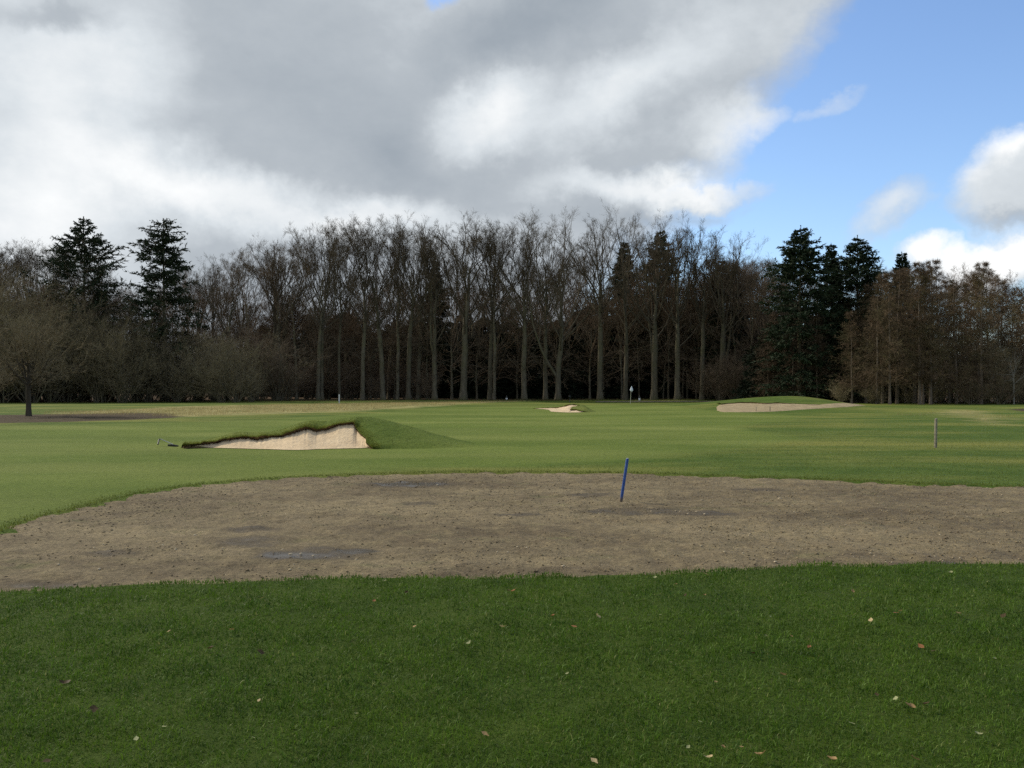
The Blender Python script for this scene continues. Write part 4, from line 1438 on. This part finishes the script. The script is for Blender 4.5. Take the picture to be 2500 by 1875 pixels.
FIRS = [(205, 118, 533, firL1, 1.0, 'dark conical fir with ragged upturned boughs above the thicket'),
        (402, 117, 537, firL2, 1.0, 'dark open fir with a blunt lumpy top above the thicket'),
        (1065, 148, 640, firR2, 1.1, 'dark fir with its tip showing between bare crowns, well short of their tops'),
        (1525, 146, 592, firR2, 1.25, 'broad dark fir in the wood rising behind the flagstick'),
        (1611, 146, 562, firR1, 0.85, 'narrow dark fir reaching the bare crowns past the flagstick'),
        (1765, 136, 635, firR1, 1.0, 'dark fir half hidden among brown crowns behind the mound'),
        (1952, 108, 556, firR1, 1.2, 'tallest blue-green fir with a pointed tip above the grassy mound'),
        (2030, 112, 597, firR2, 1.1, 'smallest of the three blue-green firs, standing in the middle'),
        (2092, 109, 578, firR1, 1.15, 'blue-green fir next to the rusty larches'),
        (2200, 114, 618, firR2, 1.2, 'dark fir rising out of the middle of the larches')]
for px, dep, ty, ms, wd, lab in FIRS:
    s = top_h(px, ty, dep) / (24.0 if ms in (firL1, firL2) else 22.0)
    place('fir_tree', lab, 'tree', None, ms, px, dep, (s * wd, s * wd, s), RT.uniform(0, 6.28) if ms not in (firL1, firL2) else 0.0)

# ---- evergreen understorey making the wood black behind the boles
EVER = [(conifer(520 + i, 10.0, 0.14, 3.0, 0.0, M_EVERGREEN, -0.08, 0.0, 0.0, 0.4, 0.42, 7, 1.6, 0.3,
                 profile=([0, 0.2, 0.6, 1.0], [1.0, 1.0, 0.75, 0.15])), 10.0) for i in range(3)]
fill(EVER, 26, 1040, 1900, 142, 152, [(1040, 880), (1150, 830), (1300, 815), (1600, 805), (1900, 790)], 'low black-green evergreen between beech boles',
     'evergreens under the beeches', 'evergreen_tree', 25, (1.0, 1.5))
fill(EVER, 28, 600, 2150, 158, 178, [(600, 800), (900, 770), (1400, 760), (1900, 740), (2150, 740)], 'dark evergreen far back in the shade of the wood', 'evergreens deep in the wood', 'evergreen_tree', 30, (1.1, 1.6))
fill(EVER, 9, 1850, 2150, 113, 120, [(1830, 820), (1950, 790), (2150, 820)], 'shaded evergreen under the three blue-green firs', 'evergreens under the firs', 'evergreen_tree', 30, (0.9, 1.3))

# ---- olive thicket on the left
SHRUBS = [(shrub(600 + i, 8.0, 18, 0.80), 8.0) for i in range(4)]
SHB = [(shrub(620 + i, 8.0, 16, 0.70, M_TWIG_BROWN), 8.0) for i in range(2)]
THICK = [(-500, 760), (0, 700), (150, 730), (230, 800), (330, 800), (450, 830), (560, 850), (700, 870)]
fill(SHRUBS, 26, -300, 640, 108, 116, THICK, 'olive-brown leafless bush in front of the thicket', 'bushes of the thicket', 'thicket_bush', 40, (0.9, 1.25))
fill(SHRUBS + SHB, 22, -260, 690, 117, 124, [(p, y - 30) for p, y in THICK], 'leafless bush in the back rank of the thicket,', 'bushes behind the thicket', 'thicket_bush', 30, (1.0, 1.4))
fill(SHB, 14, 640, 1060, 131, 138, [(640, 880), (1060, 900)], 'low brown brush between the beech boles', 'brush under the beeches', 'brush', 30, (1.0, 1.5))
fill(SHB, 16, 1720, 2140, 122, 134, [(1720, 880), (2140, 870)], 'low brush in the shade behind the grassy mound', 'brush behind the mound', 'brush', 30, (1.0, 1.5))

fill(SHB, 18, -220, 720, 119, 130, [(-220, 900), (720, 900)], 'low tangled brush in the shade under the thicket', 'brush under the thicket', 'brush', 30, (1.2, 1.8))

# ---- rusty larches on the right
LARCH_DARK = [(larch(720 + i, 15.0, 0.15, 3.4, 0.1, M_SOMBRE), 15.0) for i in range(2)]
LARCH = [(larch(700 + i, 15.0, 0.15, 3.4 + 0.4 * (i % 3)), 15.0) for i in range(4)]
LL_ = [(1900, 800), (1960, 760), (2060, 730), (2140, 660), (2200, 640), (2280, 640), (2350, 680), (2420, 655), (2480, 690), (2520, 720), (2900, 680)]
for px, dep, ty, lab in [(2080, 98, 760, 'larch at the edge of the stand nearest the blue-green firs'), (2140, 96, 720, 'pale-stemmed larch with a long clean lower trunk'),
                         (2172, 95, 690, 'larch with the straightest pale stem next to the forked-foot larches'), (2245, 95, 640, 'larch with a leaning foot, one of a tight trio'),
                         (2253, 95.5, 690, 'middle larch of the tight trio'), (2272, 95, 650, 'larch of the tight trio standing upright and pale'),
                         (2335, 97, 690, 'greenish larch with a short side stub, between trio and russet bush'), (2395, 95, 640, 'leaning larch beside the low russet bush')]:
    ms, H0 = RT.choice(LARCH)
    s = top_h(px, ty, dep) / H0
    place('larch_tree', lab, 'tree', 'rusty larches', ms, px, dep, (s * 1.1, s * 1.1, s), RT.uniform(0, 6.28))
fill(LARCH, 30, 2060, 2660, 97, 114, LL_, 'rust-brown leafless larch inside the stand', 'larches inside the stand', 'larch_tree', 22, (0.95, 1.3))
fill(LARCH_DARK, 8, 1850, 2090, 106, 113, [(1780, 780), (2080, 740)], 'sombre brown larch in front of the blue-green firs', 'larches by the firs', 'larch_tree', 22, (0.95, 1.3))
SHO = [(shrub(640, 8.0, 14, 0.8, M_LARCH), 8.0)]
fill(SHRUBS, 12, 2040, 2620, 95.5, 99, [(2040, 930), (2620, 925)], 'low olive brush at the foot of the larches', 'brush under the larches', 'brush', 25, (1.0, 1.6))
fill(SHB + SHRUBS, 20, 2060, 2700, 103, 114, [(2060, 850), (2620, 840)], 'twiggy undergrowth behind the larch stems', 'undergrowth behind the larches', 'brush', 25, (1.0, 1.6))
for px, ty, lab in ((2370, 915, 'low russet bush still holding dead leaves beside the leaning larch'), (2440, 895, 'taller orange-brown bush near the pale sapling')):
    ms, H0 = SHO[0]
    s = top_h(px, ty, 94) / H0
    place('russet_bush', lab, 'bush', None, ms, px, 94, (s * 1.4, s * 1.4, s), px, part_names=('stems', 'crown'))


# ---- lone small tree standing in the mulch on the left
def lone_tree(seed, H, r0, clear, width, nl, mats, dense=1.0, twig=1.0):
    rng = np.random.default_rng(seed)
    TP = trunk_line(rng, H, H * 0.5, 8, 0.03, (0.01, 0))
    TR = r0 * np.interp(TP[0, :, 2] / H, [0, .03, clear, 0.5], [1.3, 1.0, 0.9, 0.45])[None]
    tr = Geo()
    tr.add(tubes(TP, TR, 10))
    cr = Geo()
    g = rng.uniform(0, 6)
    P1, R1, L1 = grow(rng, TP, TR, nl, (clear / 0.5, 0.99), (0.2, 1.45), lambda p, t: rng.uniform(0.46, 0.58, len(t)) * H * width, 8, 0.04, 0.17, 0.5, r0 * 0.4, 0.15,
                      phi=lambda p, t, r: g + np.arange(len(t)) * 2.4)
    cr.add(tubes(P1, R1, 5))
    P2, R2, L2 = grow(rng, P1, R1, int(10 * dense), (0.15, 1), (0.4, 0.95), lambda p, t: L1[p] * rng.uniform(0.28, 0.5, len(t)) * (1.15 - 0.5 * t), 5, 0.05, 0.16, 0.6, 0.022, 0.3)
    cr.add(tubes(P2, R2, 3), 1)
    P3, R3, L3 = grow(rng, P2, R2, int(8 * dense), (0.1, 1), (0.4, 1.0), lambda p, t: L2[p] * rng.uniform(0.3, 0.5, len(t)), 3, 0.07, 0.16, 0.6, 0.008, 0.5)
    cr.add(ribbons(P3, np.maximum(R3, 0.004 * twig), rng), 1)
    P4, R4, L4 = grow(rng, P3, R3, int(6 * dense), (0.1, 1), (0.4, 1.0), lambda p, t: rng.uniform(0.14, 0.34, len(t)), 2, 0.08, 0.1)
    cr.add(spikes(P4, 0.0046 * twig, rng), 1)
    return tr.mesh('trunk', [mats[0]]), cr.mesh('crown', mats)


M_DARKBARK = bark_material('dark_bark', (0.060, 0.050, 0.036), (0.110, 0.094, 0.068))
lg = ground_at(70, 1016)
H = top_h(70, 745, lg[1])
place('small_tree', 'lone round-crowned leafless tree standing in the mulch bed', 'tree', None, lone_tree(810, H, 0.15, 0.20, 1.0, 26, [M_DARKBARK, M_TWIG_OLIVE], 1.15, 1.2), 70, lg[1])
rg = ground_at(2475, 987)
H = top_h(2475, 830, rg[1])
M_PALE = simple_mat('pale_bark', (0.26, 0.24, 0.20), 0.9, 0.3, 6.0)
place('small_tree', 'pale thin sapling with open ascending branches in front of the larches', 'tree', None,
      lone_tree(811, H, 0.085, 0.30, 1.0, 9, [M_PALE, M_PALE], 0.45, 1.6), 2475, rg[1])


# ---- the far interior of the wood, seen only as a mass
def wood_mass():
    rng = np.random.default_rng(900)
    n = 240
    x = rng.uniform(-120, 130, n)
    y = rng.uniform(176, 215, n)
    k = np.linspace(0, 1, 6)
    Hh = rng.uniform(14, 21, n)
    P = np.stack([x[:, None] + rng.normal(0, 0.25, (n, 6)), y[:, None] + 0 * k, height(x, y)[:, None] - 0.2 + Hh[:, None] * k], 2)
    R = rng.uniform(0.10, 0.28, n)[:, None] * np.linspace(1, 0.2, 6)[None]
    g = Geo()
    g.add(tubes(P, R, 5))
    P1, R1, L1 = grow(rng, P, R, 14, (0.08, 1.0), (0.5, 1.3), lambda p, t: rng.uniform(2.0, 5.0, len(t)), 4, 0.08, 0.15, 0.4, 0.05, 0.3)
    g.add(tubes(P1, R1, 3))
    P2, R2, L2 = grow(rng, P1, R1, 9, (0.1, 1), (0.4, 1.1), lambda p, t: rng.uniform(0.8, 2.2, len(t)), 2, 0.05, 0.1)
    g.add(spikes(P2, 0.04, rng))
    o = obj('distant_wood', g.mesh('distant_wood', [M_TWIG_BROWN]))
    tag(o, 'tangle of far trunks and branches closing off the back of the wood', 'wood', kind='stuff')


wood_mass()


# ---- dead leaves and tufts where the wood meets the grass
def verge():
    rng = np.random.default_rng(77)
    q = np.array(LITTER[:14])
    si = rng.uniform(0, 13, 16000)
    x = np.interp(si, np.arange(14), q[:, 0]) + rng.normal(0, 0.6, len(si))
    y = np.interp(si, np.arange(14), q[:, 1]) + rng.normal(0, 0.8, len(si))
    k = np.abs(x) < 0.62 * y + 5
    x, y = x[k], y[k]
    g = blades(x, y, height(x, y), rng.uniform(0.08, 0.38, len(x)), rng.uniform(0.012, 0.03, len(x)), rng.beta(2, 2, len(x)) * 0.95, rng, segs=1)
    m, t, b = new_mat('verge_grass')
    a = t.attr('tint').outputs['Fac']
    c = t.mix(t.mapr(a, 0.35, 0.6), (0.085, 0.045, 0.022), (0.075, 0.095, 0.026))
    t.put(b.inputs['Base Color'], c)
    b.inputs['Roughness'].default_value = 0.9
    grass_obj('verge_grass', [g], m, 'ragged grass and dead bracken along the foot of the wood', 'grass')


verge()

# ---------------------------------------------------------------- small things
def stake_paint():
    m, t, b = new_mat('blue_paint')
    oc = t.node('ShaderNodeTexCoord').outputs['Object']
    n = t.noise(oc, 16.0, 5.0, 0.65)
    c = t.mix(t.mapr(n, 0.3, 0.7), (0.022, 0.066, 0.24), (0.042, 0.105, 0.34))
    c = t.mix(t.mapr(t.noise(t.mapping(oc, scale=(1, 1, 0.4)), 45.0, 4.0, 0.7), 0.62, 0.70, 0, 0.7), c, (0.20, 0.22, 0.24))
    sp = t.node('ShaderNodeSeparateXYZ')
    t.put(sp.inputs[0], oc)
    mud = t.math('ADD', sp.outputs[2], t.math('MULTIPLY', n, -0.12))
    c = t.mix(t.mapr(mud, 0.06, -0.05), c, (0.12, 0.09, 0.055))
    t.put(b.inputs['Base Color'], c)
    b.inputs['Roughness'].default_value = 0.5
    return m


M_BLUE = stake_paint()
M_POST = simple_mat('weathered_wood', (0.23, 0.21, 0.155), 0.9, 0.35, 12.0)
M_WHITE = simple_mat('white_paint', (0.74, 0.75, 0.74), 0.5, 0.08, 6.0, 0.4)
M_FLAG = simple_mat('flag_cloth', (0.78, 0.82, 0.88), 0.8, 0.06, 5.0)
M_STICK = simple_mat('flagstick_paint', (0.42, 0.42, 0.32), 0.5, 0.15, 4.0, 0.4)
M_DARK = simple_mat('black_plastic', (0.018, 0.020, 0.018), 0.5, 0.3, 9.0, 0.4)
M_GREY = simple_mat('grey_handle', (0.36, 0.38, 0.36), 0.45, 0.15, 9.0, 0.4)

# blue stake leaning in the soil
b0 = ground_at(1516, 1222)
bt = at_depth(1532, 1119, b0[1] + 0.02)
L = float(np.linalg.norm(bt - np.array([b0[0], b0[1], -0.02])))
v, f = lathe([(0.0215, -0.14), (0.0215, 0.0), (0.0215, L * 0.5), (0.0212, L - 0.012), (0.018, L - 0.003), (0.008, L)], 14)
st = empty('marker_stake', (b0[0], b0[1], -0.02), 'blue painted stake leaning upright out of the bare soil', 'stake')
o = obj('stake_pole', mesh_from('stake_pole', v, f, [M_BLUE]), st)
v, f = lathe([(0.0185, L - 0.004), (0.012, L + 0.003), (0.002, L + 0.005)], 14)
obj('worn_tip', mesh_from('worn_tip', v, f, [simple_mat('bare_wood_end', (0.42, 0.44, 0.46), 0.8, 0.2, 30)]), st)
dv = Vector(bt - np.array([b0[0], b0[1], -0.02]))
st.rotation_euler = dv.to_track_quat('Z', 'Y').to_euler()

# weathered wooden post
g0 = ground_at(2284, 1093)
Hp = top_h(2284, 1022, g0[1])
pw = 0.030
prof = []
V = []
for z, s in ((-0.2, 1), (0.0, 1.0), (Hp * 0.5, 0.98), (Hp - 0.02, 0.97), (Hp, 0.86)):
    for sx, sy in ((-1, -.82), (-.82, -1), (.82, -1), (1, -.82), (1, .82), (.82, 1), (-.82, 1), (-1, .82)):
        V.append([sx * pw * s, sy * pw * s, z + (0.012 * sx if z > Hp - 0.03 else 0)])
V = np.array(V)
fq = []
for k in range(4):
    for i in range(8):
        j = (i + 1) % 8
        fq.append([k * 8 + i, k * 8 + j, k * 8 + 8 + j, k * 8 + 8 + i])
me = mesh_from('wooden_post', V, [np.array(fq), np.arange(32, 40)[None]], [M_POST], smooth=False)
o = obj('wooden_post', me, None, tuple(g0))
o.rotation_euler = (0.01, 0.012, 0.55)
tag(o, 'weathered grey wooden post standing alone in the grass', 'post')

# flagstick with a limp flag
fg = ground_at(1539, 986)
Hf = top_h(1541, 943.5, fg[1])
fl = empty('flagstick', tuple(fg), 'flagstick with a limp pale flag in the putting green', 'flagstick')
v, f = lathe([(0.028, -0.1), (0.028, 0.4), (0.022, Hf * 0.6), (0.018, Hf)], 8)
obj('pole', mesh_from('pole', v, f, [M_STICK]), fl)
rows = []
for z, w in ((0.0, 0.03), (0.10, 0.08), (0.24, 0.15), (0.36, 0.20), (0.44, 0.16), (0.50, 0.06)):
    a = np.linspace(0, 2 * np.pi, 15)[:-1]
    rr = w * (0.72 + 0.28 * np.cos(3 * a + z * 3))
    rows.append(np.stack([rr * np.cos(a) + 0.05 * z + 0.02, 0.55 * rr * np.sin(a), np.full(14, Hf + 0.04 - z * 1.18)], 1))
V = np.concatenate(rows)
fq = []
for k in range(5):
    for i in range(14):
        j = (i + 1) % 14
        fq.append([k * 14 + i, k * 14 + 14 + i, k * 14 + 14 + j, k * 14 + j])
obj('flag', mesh_from('flag', V, [np.array(fq)], [M_FLAG]), fl)
fl.rotation_euler = (0, 0.05, 0)

# white marker post before the wood
g = ground_at(828, 984.5)
Hm = top_h(829, 963, g[1])
mp = empty('marker_post', tuple(g), 'slim white marker post between the dry grass and the wood', 'post')
v, f = lathe([(0.065, -0.1), (0.065, 0.25), (0.06, Hm - 0.05), (0.045, Hm)], 10)
obj('pole', mesh_from('pole', v, f, [M_WHITE]), mp)
v, f = lathe([(0.067, Hm * 0.14), (0.067, Hm * 0.22)], 10, cap=False)
obj('band', mesh_from('band', v, f, [M_GREY]), mp)


# two small tee boxes at the foot of the beeches, white with a dark lid
def rounded_box(w, d, h, z0=0.0, b=0.02):
    V, fq = [], []
    prof = [(-1 + b, -1), (1 - b, -1), (1, -1 + b), (1, 1 - b), (1 - b, 1), (-1 + b, 1), (-1, 1 - b), (-1, -1 + b)]
    for z, s in ((z0, 1), (z0 + h - 0.03, 0.97), (z0 + h, 0.90)):
        for x, y in prof:
            V.append([x * w / 2 * s, y * d / 2 * s, z])
    for k in range(2):
        for i in range(8):
            j = (i + 1) % 8
            fq.append([k * 8 + i, k * 8 + j, k * 8 + 8 + j, k * 8 + 8 + i])
    return np.array(V), [np.array(fq), np.arange(16, 24)[None]]


for px, py, dep, lab in ((1237, 973.5, 128.5, 'white bin with black lid between the close pair and the flared beech'),
                         (1561, 972.5, 128.8, 'white bin with grey lid behind the green past the flagstick')):
    x = dep * (px - CX) / F_PX
    tb = empty('litter_bin', (x, dep, float(height(x, dep)) + 0.0), lab, 'bin')
    v, f = rounded_box(0.27, 0.27, 0.36, 0.0)
    obj('bin_body', mesh_from('bin_body', v, f, [M_WHITE], smooth=False), tb)
    v, f = rounded_box(0.32, 0.32, 0.13, 0.362)
    obj('lid', mesh_from('lid', v, f, [M_DARK], smooth=False), tb)
    v, f = lathe([(0.018, 0.49), (0.018, 0.66), (0.01, 0.68)], 8)
    obj('handle', mesh_from('handle', v, f, [M_GREY]), tb)

# dark ball washer by the track
dep = 124.0
x = dep * (1391 - CX) / F_PX
bw = empty('ball_washer', (x, dep, float(height(x, dep))), 'dark squat ball washer on a post by the end of the track', 'ball washer')
v, f = lathe([(0.16, 0), (0.15, 0.06), (0.06, 0.10), (0.06, 0.55)], 10)
obj('post', mesh_from('post', v, f, [M_DARK]), bw)
v, f = lathe([(0.05, 0.53), (0.16, 0.56), (0.17, 0.80), (0.10, 0.92), (0.05, 0.94)], 10)
obj('tank', mesh_from('tank', v, f, [M_DARK]), bw)
v, f = lathe([(0.02, 0.93), (0.02, 1.06), (0.05, 1.07), (0.04, 1.12)], 8)
obj('handle', mesh_from('handle', v, f, [M_DARK]), bw)

# two thin stakes in the wide weathered bunker, one by its end
for px, py, ty, lab in ((1880, 1004.5, 991.5, 'short dark stake at the front of the wide weathered bunker'),
                        (1846, 1005, 994, 'faint thin stake beside the dark one in the wide bunker'),
                        (2076, 984.5, 973, 'thin grey stake on the mound past the end of the wide bunker')):
    g = ground_at(px, py)
    hh = top_h(px, ty, g[1])
    v, f = lathe([(0.022, -0.1), (0.022, hh * 0.5), (0.020, hh - 0.02), (0.010, hh)], 8)
    o = obj('thin_stake', mesh_from('thin_stake', v, f, [M_DARK if px == 1880 else M_POST]), None, tuple(g))
    tag(o, lab, 'stake')

# rake lying left of the bunker: toothed head on the grass, handle propped up, black grip hanging down
hd = ground_at(420, 1090.5)
rk = empty('bunker_rake', tuple(hd), 'rake with grey handle and bent black grip lying left of the bunker', 'rake')
p0 = at_depth(432, 1089, hd[1] + 0.02) - hd
p1 = at_depth(391, 1071.5, hd[1] + 0.25) - hd
p2 = at_depth(387.5, 1077, hd[1] + 0.05) - hd
p3 = at_depth(385.5, 1085, hd[1] - 0.10) - hd
v, f = bent_tube([p0, p0 * .66 + p1 * .34, p0 * .33 + p1 * .67, p1], [0.012] * 4, 8)
obj('handle', mesh_from('handle', v, f, [M_GREY]), rk)
v, f = bent_tube([p1, (p1 + p2) / 2 + [-0.01, 0, 0.012], p2, p3], [0.013, 0.020, 0.021, 0.019], 8)
obj('grip', mesh_from('grip', v, f, [M_DARK]), rk)
h0 = at_depth(410, 1088.5, hd[1]) - hd
h1 = at_depth(435, 1091, hd[1]) - hd
v, f = bent_tube([h0 + [0, 0, .02], (h0 + h1) / 2 + [0, 0, 0.03], h1 + [0, 0, .02]], [0.026, 0.030, 0.024], 8)
hdo = obj('rake_head', mesh_from('rake_head', v, f, [M_DARK]), rk)
for i in range(9):
    q = (i + 0.5) / 9
    c = h0 * (1 - q) + h1 * q
    v, f = bent_tube([c + [0, -0.01, 0.02], c + [0, -0.035, 0.0], c + [0.0, -0.05, -0.02]], [0.007, 0.006, 0.003], 5)
    obj('tooth', mesh_from('tooth', v, f, [M_DARK]), hdo)
v, f = bent_tube([h0 * .7 + h1 * .3 + [0, 0, .03], p0 * .75 + p1 * .25], [0.008, 0.008], 6)
obj('brace', mesh_from('brace', v, f, [M_GREY]), rk)


# ---------------------------------------------------------------- fallen leaves and stones, one by one
def leaf_mesh(seed, curl, fold):
    rng = np.random.default_rng(seed)
    n = 7
    s = np.linspace(0, 1, n)
    w = 0.34 * np.sin(np.pi * np.clip(s, 0.02, 0.97) ** 0.85) * (1 + rng.normal(0, 0.10, n))
    mid = np.stack([s - 0.5, 0.05 * np.sin(3 * s), curl * (s - 0.4) ** 2 * 1.3 + 0.02], 1)
    Lf = mid + np.stack([0 * s, w, fold * w + rng.normal(0, 0.03, n)], 1)
    Rt = mid + np.stack([0 * s, -w, fold * w * 0.8 + rng.normal(0, 0.03, n)], 1)
    V = np.concatenate([Lf, mid, Rt])
    F = []
    for k in range(n - 1):
        F += [[k, n + k, n + k + 1, k + 1], [n + k, 2 * n + k, 2 * n + k + 1, n + k + 1]]
    st_ = np.array([[-0.5, 0.008, 0.02], [-0.5, -0.008, 0.02], [-0.72, 0.0, 0.05]])
    V = np.concatenate([V, st_])
    return V, [np.array(F), np.array([[3 * n, 3 * n + 1, 3 * n + 2]])]


def leaf_mat(name, col):
    m, t, b = new_mat(name)
    oc = t.node('ShaderNodeTexCoord').outputs['Object']
    n = t.noise(oc, 7.0, 5.0, 0.65)
    c = t.mix(t.mapr(n, 0.3, 0.7), tuple(x * 0.6 for x in col), tuple(min(1, x * 1.15) for x in col))
    t.put(b.inputs['Base Color'], c)
    b.inputs['Roughness'].default_value = 0.65
    tr = t.node('ShaderNodeBsdfTranslucent')
    t.put(tr.inputs[0], c)
    mx = t.node('ShaderNodeMixShader')
    mx.inputs[0].default_value = 0.25
    t.l.new(b.outputs[0], mx.inputs[1])
    t.l.new(tr.outputs[0], mx.inputs[2])
    t.l.new(mx.outputs[0], t.n['Material Output'].inputs[0])
    return m


LEAF_KIND = {
    'c': ('pale cream curled leaf lying in the dark green grass', 'pale cream leaves in the grass', leaf_mat('cream_leaf', (0.60, 0.46, 0.24))),
    't': ('tan dry leaf lying in the dark green grass', 'tan leaves in the grass', leaf_mat('tan_leaf', (0.42, 0.27, 0.12))),
    'o': ('orange-brown dead leaf lying in the dark green grass', 'orange-brown leaves in the grass', leaf_mat('orange_leaf', (0.34, 0.15, 0.06))),
    'd': ('dark brown withered leaf sunk in the dark green grass', 'dark withered leaves in the grass', leaf_mat('dark_leaf', (0.085, 0.056, 0.022))),
    'g': ('tiny whitish-green leaf lying in the dark green grass', 'whitish leaves in the grass', leaf_mat('pale_green_leaf', (0.40, 0.41, 0.20)))}
LEAVES_L = [(1135, 115, 't', 1.1), (1615, 132, 'o', 1.0), (1625, 105, 'g', .7), (1792, 243, 't', .9), (2170, 245, 'c', 1.2), (2025, 318, 'g', 1.0), (1003, 255, 't', 1.1), (730, 263, 't', .7),
            (1125, 355, 'd', 1.4), (285, 493, 'd', 1.5), (403, 608, 'd', 1.4), (1120, 568, 'c', .6), (710, 685, 'g', .7), (1093, 735, 'g', .7), (2095, 718, 't', 1.0), (1917, 768, 'g', .6),
            (1540, 632, 'g', .8), (1665, 42, 'g', 1.0), (2195, 85, 'd', 1.0), (1755, 92, 'd', .9), (910, 340, 'd', 1.1), (590, 738, 'g', .8), (2175, 148, 'g', .8), (200, 838, 'd', 1.0)]
LEAVES_R = [(835, 8, 't', 1.0), (710, 55, 't', .9), (832, 105, 't', 1.0), (752, 105, 'd', .9), (368, 198, 'c', 1.5), (268, 242, 'o', 1.1), (176, 195, 'o', .8), (725, 298, 'o', .8), (1115, 198, 'g', .6),
            (1283, 335, 'o', .9), (1038, 362, 'd', .9), (1470, 88, 't', 1.1), (1510, 105, 'd', .8), (1660, 182, 'o', 1.2), (1680, 172, 't', 1.1), (1930, 183, 'c', 1.4), (1552, 215, 'c', 1.2), (2125, 195, 'd', 1.3),
            (1768, 330, 'o', 1.2), (1823, 352, 'd', 1.1), (1170, 455, 't', 1.2), (880, 490, 'c', .8), (686, 400, 'g', .6), (1660, 560, 'g', 1.0), (1720, 597, 't', 1.3), (1785, 587, 'd', 1.2), (812, 663, 'g', .8),
            (1472, 672, 'g', 1.0), (760, 775, 'g', .6), (910, 777, 't', .8), (850, 823, 'c', 1.0), (1073, 812, 't', 1.3), (1385, 832, 't', 1.1), (1740, 828, 't', 1.4), (2015, 720, 'g', .9), (618, 25, 'g', .9),
            (1895, 3, 'g', 1.0), (1205, 285, 't', .7), (1097, 283, 'g', .9), (238, 452, 'g', .6), (8, 85, 'o', 1.2), (1575, 545, 'd', .8), (355, 838, 'c', 1.0), (990, 775, 't', .6), (2085, 385, 'g', .6), (640, 190, 'g', .6)]
LEAF_GEO = [leaf_mesh(40 + i, cu, fo) for i, (cu, fo) in enumerate(((0.3, 0.3), (0.6, 0.7), (0.1, 0.15), (0.8, 0.4)))]
leaf_cache = {}
for lst, x0 in ((LEAVES_L, 0), (LEAVES_R, 1250)):
    for i, (cx, cy, k, s) in enumerate(lst):
        lab, grp, mat = LEAF_KIND[k]
        gi = RT.randrange(4)
        if (k, gi) not in leaf_cache:
            v, f = LEAF_GEO[gi]
            leaf_cache[(k, gi)] = mesh_from('fallen_leaf', v, f, [mat])
        p = ground_at(x0 + cx * 0.565, 1400 + cy * 0.565 + 7)
        o = obj('fallen_leaf', leaf_cache[(k, gi)], None, (p[0], p[1], p[2] + 0.039))
        o.scale = (0.041 * s,) * 3
        o.rotation_euler = (RT.uniform(-0.7, 0.2), RT.uniform(-0.5, 0.5), RT.uniform(0, 6.28))
        tag(o, lab, 'leaf', grp)

STONES = [(475, 1304, 1.0), (242, 1387, 1.1), (142, 1377, .8), (1463, 1246, .9), (1904, 1212, 1.5), (1375, 1374, 1.0), (1831, 1298, .8), (1893, 1367, 1.0), (2125, 1344, .8), (1982, 1220, .6), (2295, 1298, .8),
          (638, 1255, .7), (740, 1402, 1.0), (1240, 1342, .7), (1397, 1213, .6), (1661, 1243, 1.0), (1680, 1250, .9), (1700, 1247, .8), (1720, 1252, .9), (1590, 1245, .8), (1068, 1182, 1.3), (1714, 1219, 1.0),
          (710, 1350, 1.2), (735, 1347, 1.0), (765, 1352, .8), (690, 1336, .8), (800, 1212, .6), (2065, 1278, .7), (1993, 1292, .6), (870, 1357, .8)]
M_STONE = simple_mat('pale_stone', (0.50, 0.41, 0.28), 0.85, 0.2, 20.0)
st_me = []
for i in range(4):
    v, f = lump(np.random.default_rng(70 + i), 0.55)
    st_me.append(mesh_from('stone', v, [f], [M_STONE], smooth=False))
for px, py, s in STONES:
    p = ground_at(px, py)
    zz = float(soil_z(np.array([p[0]]), np.array([p[1]]))[0])
    o = obj('stone', RT.choice(st_me), None, (p[0], p[1], zz + 0.006))
    o.scale = (0.021 * s * RT.uniform(0.8, 1.4), 0.019 * s, 0.020 * s)
    o.rotation_euler = (0, 0, RT.uniform(0, 6.28))
    tag(o, 'pale stone lying loose on the bare soil', 'stone', 'loose stones on the bare soil')
